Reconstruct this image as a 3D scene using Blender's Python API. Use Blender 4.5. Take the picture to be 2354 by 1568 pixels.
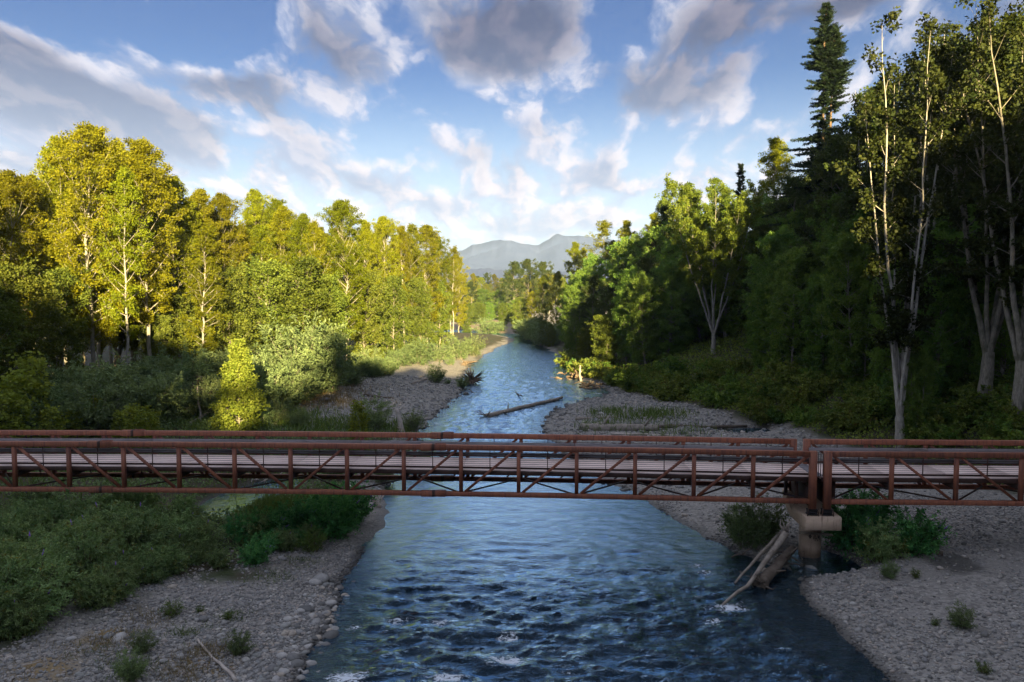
import bpy, math, time
import numpy as np
from mathutils import Vector, Matrix

T0 = time.time()
scene = bpy.context.scene
for o in list(bpy.data.objects):
    bpy.data.objects.remove(o)
COL = scene.collection
RNG = np.random.default_rng(7)

# ------------------------------------------------------------------ camera
# picture coordinates used below: 2354 x 1568, focal length in those units F
F, CX, CY, YH = 1831.2, 1177.0, 784.2, 672.0
CAMZ = 13.3
PITCH = math.atan((CY - YH) / F)
cam_data = bpy.data.cameras.new("camera")
cam_data.sensor_width = 36.0
cam_data.lens = F / 2354.0 * 36.0
cam_data.clip_start = 0.5
cam_data.clip_end = 20000
cam = bpy.data.objects.new("camera", cam_data)
COL.objects.link(cam)
cam.location = (0, 0, CAMZ)
cam.rotation_euler = (math.pi / 2 - PITCH, 0, 0)
scene.camera = cam

# ------------------------------------------------------------------ sun, sky, exposure
SUN_EL = math.radians(13.0)
SUN_AZ = math.radians(169.0)          # clockwise from +Y (view direction): right and behind the camera
SUN_DIR = Vector((math.sin(SUN_AZ) * math.cos(SUN_EL), math.cos(SUN_AZ) * math.cos(SUN_EL), math.sin(SUN_EL)))
sun_data = bpy.data.lights.new("sun", 'SUN')
sun_data.energy = 2.9
sun_data.angle = math.radians(0.55)
sun_data.color = (1.0, 0.78, 0.38)
sun = bpy.data.objects.new("sun", sun_data)
COL.objects.link(sun)
sun.rotation_euler = SUN_DIR.to_track_quat('Z', 'Y').to_euler()
sun.location = (60, -40, 60)

scene.view_settings.view_transform = 'Standard'
scene.view_settings.look = 'None'
scene.view_settings.exposure = 3.42
scene.view_settings.gamma = 1.0
scene.view_settings.use_curve_mapping = False
scene.render.engine = 'CYCLES'
cy = scene.cycles
cy.use_denoising = True
cy.max_bounces = 8
cy.diffuse_bounces = 4
cy.glossy_bounces = 3
cy.transmission_bounces = 3
cy.transparent_max_bounces = 8
cy.volume_bounces = 0
cy.caustics_reflective = False
cy.caustics_refractive = False
cy.sample_clamp_indirect = 6.0


class NT:
    """small helper for building node trees"""
    def __init__(self, tree):
        self.t = tree
        self.n = tree.nodes
        self.l = tree.links

    def add(self, typ, ins=None, **props):
        nd = self.n.new(typ)
        for k, v in props.items():
            setattr(nd, k, v)
        if ins:
            for k, v in ins.items():
                self.put(nd.inputs[k], v)
        return nd

    def put(self, sock, v):
        if hasattr(v, 'links') or hasattr(v, 'is_output'):
            self.l.new(v, sock)
        else:
            sock.default_value = v

    def math(self, op, a, b=0.0, c=None, clamp=False):
        nd = self.n.new('ShaderNodeMath')
        nd.operation = op
        nd.use_clamp = clamp
        self.put(nd.inputs[0], a)
        self.put(nd.inputs[1], b)
        if c is not None:
            self.put(nd.inputs[2], c)
        return nd.outputs[0]

    def mix(self, fac, a, b, blend='MIX'):
        nd = self.n.new('ShaderNodeMix')
        nd.data_type = 'RGBA'
        nd.blend_type = blend
        self.put(nd.inputs[0], fac)
        self.put(nd.inputs[6], a)
        self.put(nd.inputs[7], b)
        return nd.outputs[2]

    def smooth(self, v, lo, hi, a=0.0, b=1.0):
        nd = self.n.new('ShaderNodeMapRange')
        nd.interpolation_type = 'SMOOTHSTEP'
        self.put(nd.inputs[0], v)
        self.put(nd.inputs[1], lo)
        self.put(nd.inputs[2], hi)
        self.put(nd.inputs[3], a)
        self.put(nd.inputs[4], b)
        return nd.outputs[0]

    def noise(self, vec, scale, detail=4.0, rough=0.55, dist=0.0, dim='3D'):
        nd = self.n.new('ShaderNodeTexNoise')
        nd.noise_dimensions = dim
        if vec is not None:
            self.l.new(vec, nd.inputs['Vector'])
        nd.inputs['Scale'].default_value = scale
        nd.inputs['Detail'].default_value = detail
        nd.inputs['Roughness'].default_value = rough
        nd.inputs['Distortion'].default_value = dist
        return nd.outputs['Fac'], nd.outputs['Color']


def view_dir(vx, vy):
    a, b = (vx - CX) / F, (CY - vy) / F
    d = np.array([a, math.cos(PITCH) + b * math.sin(PITCH), -math.sin(PITCH) + b * math.cos(PITCH)])
    return d / np.linalg.norm(d)


def make_world():
    w = bpy.data.worlds.new("World")
    scene.world = w
    w.use_nodes = True
    w.cycles.sampling_method = 'MANUAL'
    w.cycles.sample_map_resolution = 512
    t = NT(w.node_tree)
    t.n.clear()
    out = t.add('ShaderNodeOutputWorld')
    bg = t.add('ShaderNodeBackground')
    bg.inputs['Strength'].default_value = 0.05
    t.l.new(bg.outputs[0], out.inputs[0])
    sky = t.add('ShaderNodeTexSky', sky_type='NISHITA')
    sky.sun_disc = False
    sky.sun_elevation = SUN_EL
    sky.sun_rotation = SUN_AZ
    sky.altitude = 100
    sky.air_density = 1.0
    sky.dust_density = 0.6
    sky.ozone_density = 2.0
    tc = t.add('ShaderNodeTexCoord')
    sep = t.add('ShaderNodeSeparateXYZ', {0: tc.outputs['Generated']})
    z = t.math('MAXIMUM', sep.outputs[2], 0.0)
    zz = t.math('ADD', z, 0.30)
    u = t.math('DIVIDE', sep.outputs[0], zz)
    v = t.math('MULTIPLY', t.math('DIVIDE', sep.outputs[1], zz), 0.5)
    pl = t.add('ShaderNodeCombineXYZ', {0: u, 1: v, 2: 0.0}).outputs[0]

    # warp so that cloud banks get ragged outlines
    wf, wc = t.noise(pl, 3.0, 5.0, 0.6)
    wv = t.add('ShaderNodeVectorMath', {0: wc, 1: (0.5, 0.5, 0.5)}, operation='SUBTRACT').outputs[0]
    wv = t.add('ShaderNodeVectorMath', {0: wv, 'Scale': 0.20}, operation='SCALE').outputs[0]
    pw = t.add('ShaderNodeVectorMath', {0: pl, 1: wv}, operation='ADD').outputs[0]

    # cloud banks seen in the photograph: (vx, vy, half width, half height, tilt, weight)
    banks = [(40, 150, 190, 120, 20, .30), (150, 270, 200, 60, 15, .20), (350, 290, 130, 55, 25, .26), (430, 370, 170, 50, 15, .20), (30, 370, 90, 40, 10, .2),
             (510, 215, 110, 50, 10, .24), (620, 200, 80, 80, 50, .20), (700, 320, 120, 50, 25, .16),
             (780, 130, 110, 120, 40, .22), (930, 220, 100, 60, 40, .12), (1150, 70, 200, 120, 10, .36), (1640, 120, 190, 150, -35, .30), (1560, 260, 120, 70, 0, .14), (1960, 30, 90, 50, -20, .22),
             (1120, 380, 130, 50, 15, .22), (1260, 310, 70, 45, 0, .17), (1385, 400, 75, 50, 10, .27), (850, 430, 70, 45, 15, .20), (1410, 230, 70, 80, 20, .13), (740, 400, 80, 40, 10, .10),
             (1180, 510, 80, 30, 5, .18), (1340, 480, 90, 35, 10, .18), (970, 470, 70, 40, 10, .14), (1610, 390, 50, 35, 0, .14), (2250, 100, 150, 120, 0, .26),
             (330, 60, 190, 55, 5, -.28), (260, 200, 60, 60, 20, -.12), (560, 60, 100, 70, 0, -.16), (1430, 50, 60, 90, 0, -.26), (1000, 280, 120, 70, 20, -.16), (480, 110, 110, 50, 10, -.20), (1500, 340, 120, 60, 0, -.10), (860, 350, 70, 50, 0, -.10)]
    bank = None
    for bx, by, rx, ry, tilt, wt in banks:
        d = view_dir(bx, by)
        k = max(d[2], 0) + 0.30
        pu, pv = d[0] / k, d[1] / k * .5
        ra, rb = rx / F / k, ry / F / k / k * .5
        # sky drops as v grows, so a tilt to the lower right in the picture is +u +v
        a_ = math.radians(tilt)
        nd = t.add('ShaderNodeVectorMath', {0: pw, 1: (pu, pv, 0)}, operation='SUBTRACT')
        rt = t.add('ShaderNodeVectorRotate', {'Vector': nd.outputs[0]}, rotation_type='Z_AXIS')
        rt.inputs['Angle'].default_value = -a_
        ms = t.add('ShaderNodeVectorMath', {0: rt.outputs[0], 1: (1 / ra, 1 / rb, 0)}, operation='MULTIPLY')
        ln = t.add('ShaderNodeVectorMath', {0: ms.outputs[0]}, operation='LENGTH').outputs['Value']
        g = t.smooth(ln, 0.0, 1.7, wt * .78, 0.0)
        bank = g if bank is None else t.math('ADD', bank, g)

    def dens(vec):
        a, _ = t.noise(vec, 8.0, 10.0, 0.60, 0.0)
        b, _ = t.noise(vec, 2.0, 2.0, 0.5, 0.0)
        return t.math('ADD', t.math('SUBTRACT', t.math('MULTIPLY', a, 1.0), .15), t.math('MULTIPLY', b, .30))
    n0 = dens(pw)
    sh = t.add('ShaderNodeVectorMath', {0: pw, 1: (0.030, -0.024, 0.0)}, operation='ADD').outputs[0]
    n1 = dens(sh)
    low = t.smooth(z, 0.04, 0.30, 0.11, 0.0)
    broken = t.smooth(z, 0.28, 0.50, 0.0, 0.20)  # extra cloud above the view, added to lift the ambient light
    raw = t.math('ADD', t.math('ADD', t.math('ADD', n0, bank), low), broken)
    cover = t.smooth(raw, 0.49, 0.73)
    thick = t.smooth(raw, 0.56, 0.88)
    lit = t.smooth(t.math('SUBTRACT', n0, n1), -0.07, 0.12)
    # thin cloud is bright, thick cloud slate; edges towards the sun are pink-white
    hi = t.smooth(z, 0.05, 0.33)
    dk = t.smooth(bank, .03, .22)
    bright = t.mix(t.math('MULTIPLY', dk, hi), t.mix(hi, (2.45, 1.95, 1.80, 1), (1.98, 1.93, 2.05, 1)), (0.62, 0.50, 0.62, 1))
    shade = t.mix(t.math('MULTIPLY', dk, hi), (0.88, 1.00, 1.42, 1), (0.11, 0.12, 0.285, 1))
    f1 = t.math('MULTIPLY', t.math('SUBTRACT', 1.0, t.math('MULTIPLY', thick, 0.75)), t.math('ADD', t.math('MULTIPLY', lit, 0.9), 0.10), clamp=True)
    f1 = t.math('ADD', f1, t.math('MULTIPLY', t.math('MULTIPLY', lit, lit), .16), clamp=True)
    ccol = t.mix(f1, shade, bright)
    hs = t.add('ShaderNodeHueSaturation', {'Color': sky.outputs[0], 'Saturation': .92})
    blue = t.mix(1.0, hs.outputs[0], t.mix(hi, (0.160, 0.215, 0.285, 1), (0.062, 0.104, 0.192, 1)), 'MULTIPLY')
    veil = t.mix(t.smooth(z, 0.0, 0.27, .88, 0.0), blue, (1.85, 2.0, 2.15, 1))
    final = t.mix(t.math('MULTIPLY', cover, 0.82), veil, ccol)
    t.l.new(final, bg.inputs['Color'])


make_world()

# ------------------------------------------------------------------ generic helpers
def tag(o, label=None, cat=None, group=None, kind=None):
    if label:
        o["label"] = label
    if cat:
        o["category"] = cat
    if group:
        o["group"] = group
    if kind:
        o["kind"] = kind
    return o


def mesh_np(name, V, Q=None, T=None, mat=None, smooth=False, attrs=None):
    """mesh from numpy vertices, quads and triangles"""
    me = bpy.data.meshes.new(name)
    V = np.asarray(V, np.float32)
    Q = np.zeros((0, 4), np.int32) if Q is None else np.asarray(Q, np.int32)
    T = np.zeros((0, 3), np.int32) if T is None else np.asarray(T, np.int32)
    me.vertices.add(len(V))
    me.vertices.foreach_set("co", V.ravel())
    nl = Q.size + T.size
    me.loops.add(nl)
    me.loops.foreach_set("vertex_index", np.concatenate([Q.ravel(), T.ravel()]).astype(np.int32))
    npoly = len(Q) + len(T)
    me.polygons.add(npoly)
    st = np.concatenate([np.arange(len(Q)) * 4, Q.size + np.arange(len(T)) * 3]).astype(np.int32)
    me.polygons.foreach_set("loop_start", st)
    if smooth:
        me.polygons.foreach_set("use_smooth", np.ones(npoly, bool))
    if attrs:
        for k, a in attrs.items():
            at = me.attributes.new(k, 'FLOAT', 'POINT')
            at.data.foreach_set("value", np.asarray(a, np.float32))
    me.update(calc_edges=True)
    me.validate()
    if mat is not None:
        me.materials.append(mat)
    return me


def obj(name, me, parent=None, loc=None):
    o = bpy.data.objects.new(name, me)
    COL.objects.link(o)
    if parent is not None:
        o.parent = parent
    if loc is not None:
        o.location = loc
    return o


class MB:
    """collects quads/tris of several shapes into one mesh"""
    def __init__(self):
        self.V, self.Q, self.T, self.n = [], [], [], 0

    def push(self, V, Q=None, T=None):
        V = np.asarray(V, float)
        self.V.append(V)
        if Q is not None and len(Q):
            self.Q.append(np.asarray(Q) + self.n)
        if T is not None and len(T):
            self.T.append(np.asarray(T) + self.n)
        self.n += len(V)

    def mesh(self, name, mat, smooth=False):
        V = np.concatenate(self.V)
        Q = np.concatenate(self.Q) if self.Q else None
        T = np.concatenate(self.T) if self.T else None
        return mesh_np(name, V, Q, T, mat, smooth)

    def sweep(self, pts, w, h, c=0.012):
        """chamfered rectangular bar along a polyline (w sideways, h upwards)"""
        pts = np.asarray(pts, float)
        n = len(pts)
        hw, hh = w / 2, h / 2
        c = min(c, hw * .4, hh * .4)
        sec = np.array([(-hw + c, -hh), (hw - c, -hh), (hw, -hh + c), (hw, hh - c), (hw - c, hh), (-hw + c, hh), (-hw, hh - c), (-hw, -hh + c)])
        V = []
        for i in range(n):
            d = pts[min(i + 1, n - 1)] - pts[max(i - 1, 0)]
            d = d / np.linalg.norm(d)
            up = np.array([0, 0, 1.0]) if abs(d[2]) < 0.93 else np.array([0, 1.0, 0])
            s = np.cross(d, up)
            s /= np.linalg.norm(s)
            up = np.cross(s, d)
            V += [pts[i] + s * a + up * b for a, b in sec]
        Q = []
        for i in range(n - 1):
            for k in range(8):
                a, b = i * 8 + k, i * 8 + (k + 1) % 8
                Q.append((a, b, b + 8, a + 8))
        e = (n - 1) * 8
        for o_, fl in ((0, True), (e, False)):
            for q in ((0, 1, 2, 3), (0, 3, 4, 7), (4, 5, 6, 7)):
                qq = [o_ + i for i in q]
                Q.append(qq[::-1] if fl else qq)
        self.push(V, Q)
        return self

    def box(self, c, s):
        c, s = np.asarray(c, float), np.asarray(s, float) / 2
        V = [c + s * np.array(k) for k in ((-1, -1, -1), (1, -1, -1), (1, 1, -1), (-1, 1, -1), (-1, -1, 1), (1, -1, 1), (1, 1, 1), (-1, 1, 1))]
        Q = [(0, 3, 2, 1), (4, 5, 6, 7), (0, 1, 5, 4), (1, 2, 6, 5), (2, 3, 7, 6), (3, 0, 4, 7)]
        self.push(V, Q)
        return self

    def tube(self, pts, rad, sides=8, cap=True, wob=0.0, rng=None):
        pts = np.asarray(pts, float)
        n = len(pts)
        rad = np.broadcast_to(np.asarray(rad, float), (n,))
        V, Q = [], []
        ref = None
        for i in range(n):
            d = pts[min(i + 1, n - 1)] - pts[max(i - 1, 0)]
            d = d / (np.linalg.norm(d) + 1e-9)
            if ref is None:
                ref = np.array([0, 0, 1.0]) if abs(d[2]) < .8 else np.array([1.0, 0, 0])
            s = np.cross(d, ref)
            s /= np.linalg.norm(s) + 1e-9
            up = np.cross(s, d)
            ref = up
            a = np.arange(sides) * 2 * math.pi / sides
            r = rad[i] * (1 + (rng.normal(0, wob, sides) if rng is not None and wob else 0))
            V.append(pts[i] + np.outer(np.cos(a) * r, s) + np.outer(np.sin(a) * r, up))
        for i in range(n - 1):
            for k in range(sides):
                a, b = i * sides + k, i * sides + (k + 1) % sides
                Q.append((a, b, b + sides, a + sides))
        T = []
        V = np.concatenate(V)
        if cap:
            m = len(V)
            V = np.concatenate([V, pts[:1], pts[-1:]])
            e = (n - 1) * sides
            for k in range(sides):
                T.append((m, (k + 1) % sides, k))
                T.append((m + 1, e + k, e + (k + 1) % sides))
        self.push(V, Q, T)
        return self


def hash2(ix, iy, seed):
    h = (ix.astype(np.int64) * 374761393 + iy.astype(np.int64) * 668265263 + seed * 974634777) & 0xFFFFFFFF
    h = ((h ^ (h >> 13)) * 1274126177) & 0xFFFFFFFF
    return ((h ^ (h >> 16)) & 0xFFFFFF) / float(0xFFFFFF)


def vnoise(x, y, seed=0):
    ix, iy = np.floor(x), np.floor(y)
    fx, fy = x - ix, y - iy
    fx, fy = fx * fx * (3 - 2 * fx), fy * fy * (3 - 2 * fy)
    a, b = hash2(ix, iy, seed), hash2(ix + 1, iy, seed)
    c, d = hash2(ix, iy + 1, seed), hash2(ix + 1, iy + 1, seed)
    return (a * (1 - fx) + b * fx) * (1 - fy) + (c * (1 - fx) + d * fx) * fy


def fbm(x, y, seed=0, o=4):
    s, a, t = 0, 0.5, 0
    for i in range(o):
        s = s + a * vnoise(x * 2 ** i, y * 2 ** i, seed + i)
        t += a
        a *= .5
    return s / t


def sstep(x, a, b):
    t = np.clip((x - a) / (b - a), 0, 1)
    return t * t * (3 - 2 * t)


def on_plane(vx, vy, z=0.0):
    d = view_dir(vx, vy)
    t = (z - CAMZ) / d[2]
    return np.array([d[0] * t, d[1] * t, z])


# ------------------------------------------------------------------ terrain shape
def poly(pts, extra=()):
    return np.array([on_plane(x, y)[:2] for x, y in pts] + list(extra))


RIVER = np.concatenate([
    np.array([(-4.6, -60), (-5.2, 0), (-5.8, 18)]),
    poly([(690, 1568), (745, 1440), (790, 1340), (830, 1265), (882, 1212), (893, 1165), (880, 1140), (900, 1110), (925, 1060), (958, 992), (1008, 952),
          (1060, 908), (1070, 880), (1066, 855), (1105, 822), (1145, 800), (1186, 781), (1150, 771), (1120, 768), (1040, 765.5), (960, 765),
          (960, 758), (1040, 758.5), (1110, 762), (1150, 766.5), (1198, 769), (1240, 792), (1292, 822), (1303, 850), (1325, 872), (1372, 888), (1408, 903),
          (1365, 914), (1300, 930), (1255, 958), (1245, 985), (1275, 1030), (1350, 1090), (1490, 1150), (1532, 1182), (1600, 1222), (1690, 1272),
          (1760, 1300), (1826, 1318), (1838, 1350), (1862, 1395), (1955, 1480), (2050, 1568)]),
    np.array([(14.6, 20), (16, 0), (16, -60)])])
CHANNEL = poly([(445, 1205), (455, 1165), (520, 1132), (600, 1108), (690, 1098), (705, 1112), (650, 1133), (570, 1165), (520, 1200)])
POOL = poly([(1640, 996), (1690, 984), (1760, 985), (1782, 1000), (1700, 1006)])
WETHOLE = poly([(2130, 1318), (2190, 1302), (2270, 1335), (2275, 1352), (2200, 1348)])
PIERWET = poly([(1790, 1262), (1900, 1268), (1965, 1290), (1985, 1308), (1925, 1322), (1850, 1328), (1820, 1310)])
BAR_LEFT_NEAR = poly([(690, 1568), (690, 1680), (-60, 1680), (-60, 1560), (120, 1500), (270, 1440), (350, 1380), (560, 1352), (660, 1312), (720, 1272), (835, 1228), (888, 1180), (900, 1212), (745, 1440)],)
BAR_LEFT_MID = poly([(640, 1010), (700, 940), (770, 893), (880, 862), (930, 842), (1060, 830), (1190, 776), (1185, 790), (1110, 815), (1065, 860), (1060, 905), (960, 990)])
BAR_FAR = poly([(1020, 764), (1040, 748), (1080, 740), (1190, 748), (1200, 768), (1110, 766)])
TOE = np.array([(-160, 40), (-80, 37), (0, 35), (30, 33.5), (47, 30.5), (60, 28), (72, 26), (77, 24.5), (89, 19), (104, 14.8), (125, 12), (137, 10.8), (165, 11.2), (206, 8.5),
                (240, 9), (262, 14), (300, 30), (400, 60), (1000, 200), (5000, 900)])


def sdf(pg, x, y):
    """signed distance to polygon, negative inside"""
    x, y = np.asarray(x, float), np.asarray(y, float)
    d = np.full(x.shape, 1e18)
    ins = np.zeros(x.shape, bool)
    n = len(pg)
    for i in range(n):
        ax, ay = pg[i]
        bx, by = pg[(i + 1) % n]
        ex, ey = bx - ax, by - ay
        wx, wy = x - ax, y - ay
        t = np.clip((wx * ex + wy * ey) / (ex * ex + ey * ey + 1e-12), 0, 1)
        d = np.minimum(d, (wx - ex * t) ** 2 + (wy - ey * t) ** 2)
        c = ((ay <= y) & (by > y)) | ((by <= y) & (ay > y))
        with np.errstate(divide='ignore', invalid='ignore'):
            xi = ax + (y - ay) / (by - ay) * (bx - ax)
        ins ^= c & (x < xi)
    d = np.sqrt(d)
    return np.where(ins, -d, d)


def fields(x, y):
    x, y = np.asarray(x, float), np.asarray(y, float)
    jit = (fbm(x * .8, y * .8, 3, 4) - .5) * np.clip(y / 40, .5, 3.0) * .9
    d = sdf(RIVER, x, y) + jit
    d2 = np.minimum(sdf(CHANNEL, x, y), sdf(POOL, x, y)) + jit * .6
    d2 = np.minimum(d2, sdf(PIERWET, x, y) + .05 + jit * .3)
    e = x - np.interp(y, TOE[:, 0], TOE[:, 1]) + (fbm(x * .25, y * .25, 9, 3) - .5) * 2.4
    return d, d2, e


def ground(x, y, full=False):
    x, y = np.asarray(x, float), np.asarray(y, float)
    d, d2, e = fields(x, y)
    zl = 0.95 * (1 - np.exp(-np.maximum(d, 0) / 7.0)) + 0.006 * np.clip(np.maximum(d, 0) - 20, 0, 300)
    zw = -1.0 * (1 - np.exp(np.minimum(d, 0) / 3.2))
    z = np.where(d > 0, zl, zw)
    zc = np.where(d2 > 0, 0.04 + 0.35 * d2, 0.04 * d2 - .12)
    z = np.where(d > 0, np.minimum(z, np.maximum(zc, -.25)), z)
    z = z + (3.0 * sstep(e, -0.5, 10) + 22 * (1 - np.exp(-np.clip(e - 10, 0, 400) * .30 / 22)))
    z = z + (fbm(x * .5, y * .5, 21, 3) - .5) * .22 * sstep(d, .3, 3)
    z = z + (fbm(x * .06, y * .06, 25, 2) - .5) * 2.0 * sstep(d, 14, 50)
    if full:
        return z, d, d2, e
    return z


def hit(vx, vy, zoff=0.0):
    """first point of the ground seen along a line of sight"""
    d = view_dir(vx, vy)
    t = np.concatenate([np.arange(18, 140, .15), np.arange(140, 600, .6)])
    px, py, pz = d[0] * t, d[1] * t, CAMZ + d[2] * t
    g = ground(px, py) + zoff
    k = np.argmax(pz < g)
    return np.array([px[k], py[k], float(ground(px[k], py[k]))])


def at(vx, D, vy=None):
    """position on the ground at distance D below picture column vx; with vy also the height that reaches row vy"""
    X = (vx - CX) / F * D
    z = float(ground(X, D))
    if vy is None:
        return X, D, z
    return X, D, z, CAMZ + (YH - vy) / F * D - z


# ------------------------------------------------------------------ materials
def new_mat(name):
    m = bpy.data.materials.new(name)
    m.use_nodes = True
    t = NT(m.node_tree)
    bsdf = m.node_tree.nodes['Principled BSDF']
    return m, t, bsdf


def ground_mat():
    m, t, b = new_mat("ground_gravel_soil")
    geo = t.add('ShaderNodeNewGeometry')
    P = geo.outputs['Position']
    veg = t.add('ShaderNodeAttribute', attribute_name='veg').outputs['Fac']
    wet = t.add('ShaderNodeAttribute', attribute_name='wet').outputs['Fac']
    dry = t.add('ShaderNodeAttribute', attribute_name='dry').outputs['Fac']
    vo = t.add('ShaderNodeTexVoronoi', {'Vector': P, 'Scale': 7.0, 'Randomness': 1.0})
    vo2 = t.add('ShaderNodeTexVoronoi', {'Vector': P, 'Scale': 19.0})
    sepc = t.add('ShaderNodeSeparateColor', {0: vo.outputs['Color']})
    sepd = t.add('ShaderNodeSeparateColor', {0: vo2.outputs['Color']})
    n1, _ = t.noise(P, .35, 5, .6)
    g = t.mix(sepc.outputs[0], (.155, .150, .140, 1), (.42, .40, .36, 1))
    g = t.mix(t.math('MULTIPLY', sepd.outputs[1], .5), g, (.21, .18, .155, 1))
    g = t.mix(t.smooth(n1, .47, .62, 0, .7), g, t.mix(sepd.outputs[0], (.22, .205, .185, 1), (.33, .31, .28, 1)))
    ns, _ = t.noise(P, 1.6, 6, .65)
    soil = t.mix(ns, (.035, .03, .018, 1), (.10, .085, .05, 1))
    nm, _ = t.noise(P, .5, 4, .6)
    soil = t.mix(t.smooth(nm, .45, .62, 0, .8), soil, (.035, .055, .014, 1))
    straw = t.mix(ns, (.16, .11, .045, 1), (.32, .23, .11, 1))
    c = t.mix(veg, g, soil)
    c = t.mix(t.math('MULTIPLY', dry, t.smooth(ns, .3, .6)), c, straw)
    c = t.mix(t.math('MULTIPLY', wet, .72), c, (.022, .022, .018, 1))
    t.l.new(c, b.inputs['Base Color'])
    t.l.new(t.smooth(wet, 0, 1, .9, .45), b.inputs['Roughness'])
    b.inputs['Specular IOR Level'].default_value = .3
    h = t.math('ADD', t.math('MULTIPLY', t.math('SUBTRACT', 1.0, vo.outputs['Distance']), .07), t.math('MULTIPLY', ns, .05))
    bp = t.add('ShaderNodeBump', {'Strength': .8, 'Distance': 1.0, 'Height': h})
    t.l.new(bp.outputs[0], b.inputs['Normal'])
    return m


def stone_mat():
    m, t, b = new_mat("river_stone")
    geo = t.add('ShaderNodeNewGeometry')
    r = geo.outputs['Random Per Island']
    cr = t.add('ShaderNodeValToRGB', {0: r})
    els = cr.color_ramp.elements
    els[0].color = (.14, .135, .125, 1)
    els[1].color = (.57, .54, .49, 1)
    for p, c in ((.3, (.25, .242, .228, 1)), (.55, (.35, .34, .32, 1)), (.72, (.41, .37, .32, 1)), (.82, (.28, .29, .285, 1)), (.92, (.44, .37, .31, 1))):
        e = els.new(p)
        e.color = c
    n, _ = t.noise(geo.outputs['Position'], 14, 4, .6)
    c = t.mix(t.smooth(n, .3, .75, 0, .35), cr.outputs[0], (.10, .10, .10, 1))
    wet = t.add('ShaderNodeAttribute', attribute_name='wet').outputs['Fac']
    c = t.mix(t.math('MULTIPLY', wet, .75), c, (.02, .02, .017, 1))
    t.l.new(c, b.inputs['Base Color'])
    t.l.new(t.smooth(wet, 0, 1, .8, .3), b.inputs['Roughness'])
    b.inputs['Specular IOR Level'].default_value = .35
    return m


def leaf_mat(name, c0, c1, trans=.38, tr_col=None, var=.35, dry=None):
    m = bpy.data.materials.new(name)
    m.use_nodes = True
    t = NT(m.node_tree)
    t.n.clear()
    out = t.add('ShaderNodeOutputMaterial')
    ti = t.add('ShaderNodeAttribute', attribute_name='tint').outputs['Fac']
    oi = t.add('ShaderNodeObjectInfo').outputs['Random']
    c = t.mix(ti, (*c0, 1), (*c1, 1))
    if dry is not None:
        c = t.mix(t.smooth(ti, .93, .97), c, (*dry, 1))
    hsv = t.add('ShaderNodeHueSaturation', {'Color': c, 'Hue': t.smooth(oi, 0, 1, .5 - .014 * var, .5 + .036 * var), 'Saturation': 1.0,
                                            'Value': t.math('ADD', 1 - var * .5, t.math('MULTIPLY', t.math('FRACT', t.math('MULTIPLY', oi, 7.31)), var))})
    b = t.add('ShaderNodeBsdfPrincipled', {'Base Color': hsv.outputs[0], 'Roughness': .55})
    b.inputs['Specular IOR Level'].default_value = .12
    tc = hsv.outputs[0] if tr_col is None else t.mix(1.0, hsv.outputs[0], (*tr_col, 1), 'MULTIPLY')
    tr = t.add('ShaderNodeBsdfTranslucent', {'Color': tc})
    mx = t.add('ShaderNodeMixShader', {0: trans, 1: b.outputs[0], 2: tr.outputs[0]})
    t.l.new(mx.outputs[0], out.inputs[0])
    return m


def bark_mat(name, c0, c1, scale=3.0, moss=0.0):
    m, t, b = new_mat(name)
    tc = t.add('ShaderNodeTexCoord').outputs['Object']
    mp = t.add('ShaderNodeMapping', {0: tc})
    mp.inputs['Scale'].default_value = (1, 1, .25)
    n, _ = t.noise(mp.outputs[0], scale * 3, 6, .65)
    n2, _ = t.noise(tc, scale * .5, 3, .6)
    c = t.mix(t.smooth(n, .3, .7), (*c0, 1), (*c1, 1))
    c = t.mix(t.smooth(n2, .5, .7, 0, .6), c, (c0[0] * .55, c0[1] * .6, c0[2] * .55, 1))
    if moss:
        c = t.mix(t.smooth(n2, .35, .6, 0, moss), c, (.06, .07, .02, 1))
    t.l.new(c, b.inputs['Base Color'])
    b.inputs['Roughness'].default_value = .9
    b.inputs['Specular IOR Level'].default_value = .2
    bp = t.add('ShaderNodeBump', {'Strength': .6, 'Distance': .05, 'Height': n})
    t.l.new(bp.outputs[0], b.inputs['Normal'])
    return m


def steel_mat(name, c0, c1, c2):
    m, t, b = new_mat(name)
    geo = t.add('ShaderNodeNewGeometry')
    P = geo.outputs['Position']
    oi = t.add('ShaderNodeObjectInfo').outputs['Random']
    n, _ = t.noise(P, 2.2, 8, .65)
    mp = t.add('ShaderNodeMapping', {0: P})
    mp.inputs['Scale'].default_value = (9, 9, .7)
    n2, _ = t.noise(mp.outputs[0], 1.2, 5, .6)
    n3, _ = t.noise(P, 45, 3, .6)
    c = t.mix(t.smooth(n, .3, .7), (*c0, 1), (*c1, 1))
    c = t.mix(t.smooth(n2, .42, .70, 0, .75), c, (*c2, 1))
    c = t.mix(t.smooth(n3, .45, .75, 0, .4), c, (c0[0] * .5, c0[1] * .45, c0[2] * .5, 1))
    hsv = t.add('ShaderNodeHueSaturation', {'Color': c, 'Value': t.math('ADD', .85, t.math('MULTIPLY', oi, .3))})
    t.l.new(hsv.outputs[0], b.inputs['Base Color'])
    b.inputs['Roughness'].default_value = .62
    b.inputs['Specular IOR Level'].default_value = .45
    bp = t.add('ShaderNodeBump', {'Strength': .25, 'Distance': .01, 'Height': n3})
    t.l.new(bp.outputs[0], b.inputs['Normal'])
    return m


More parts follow.
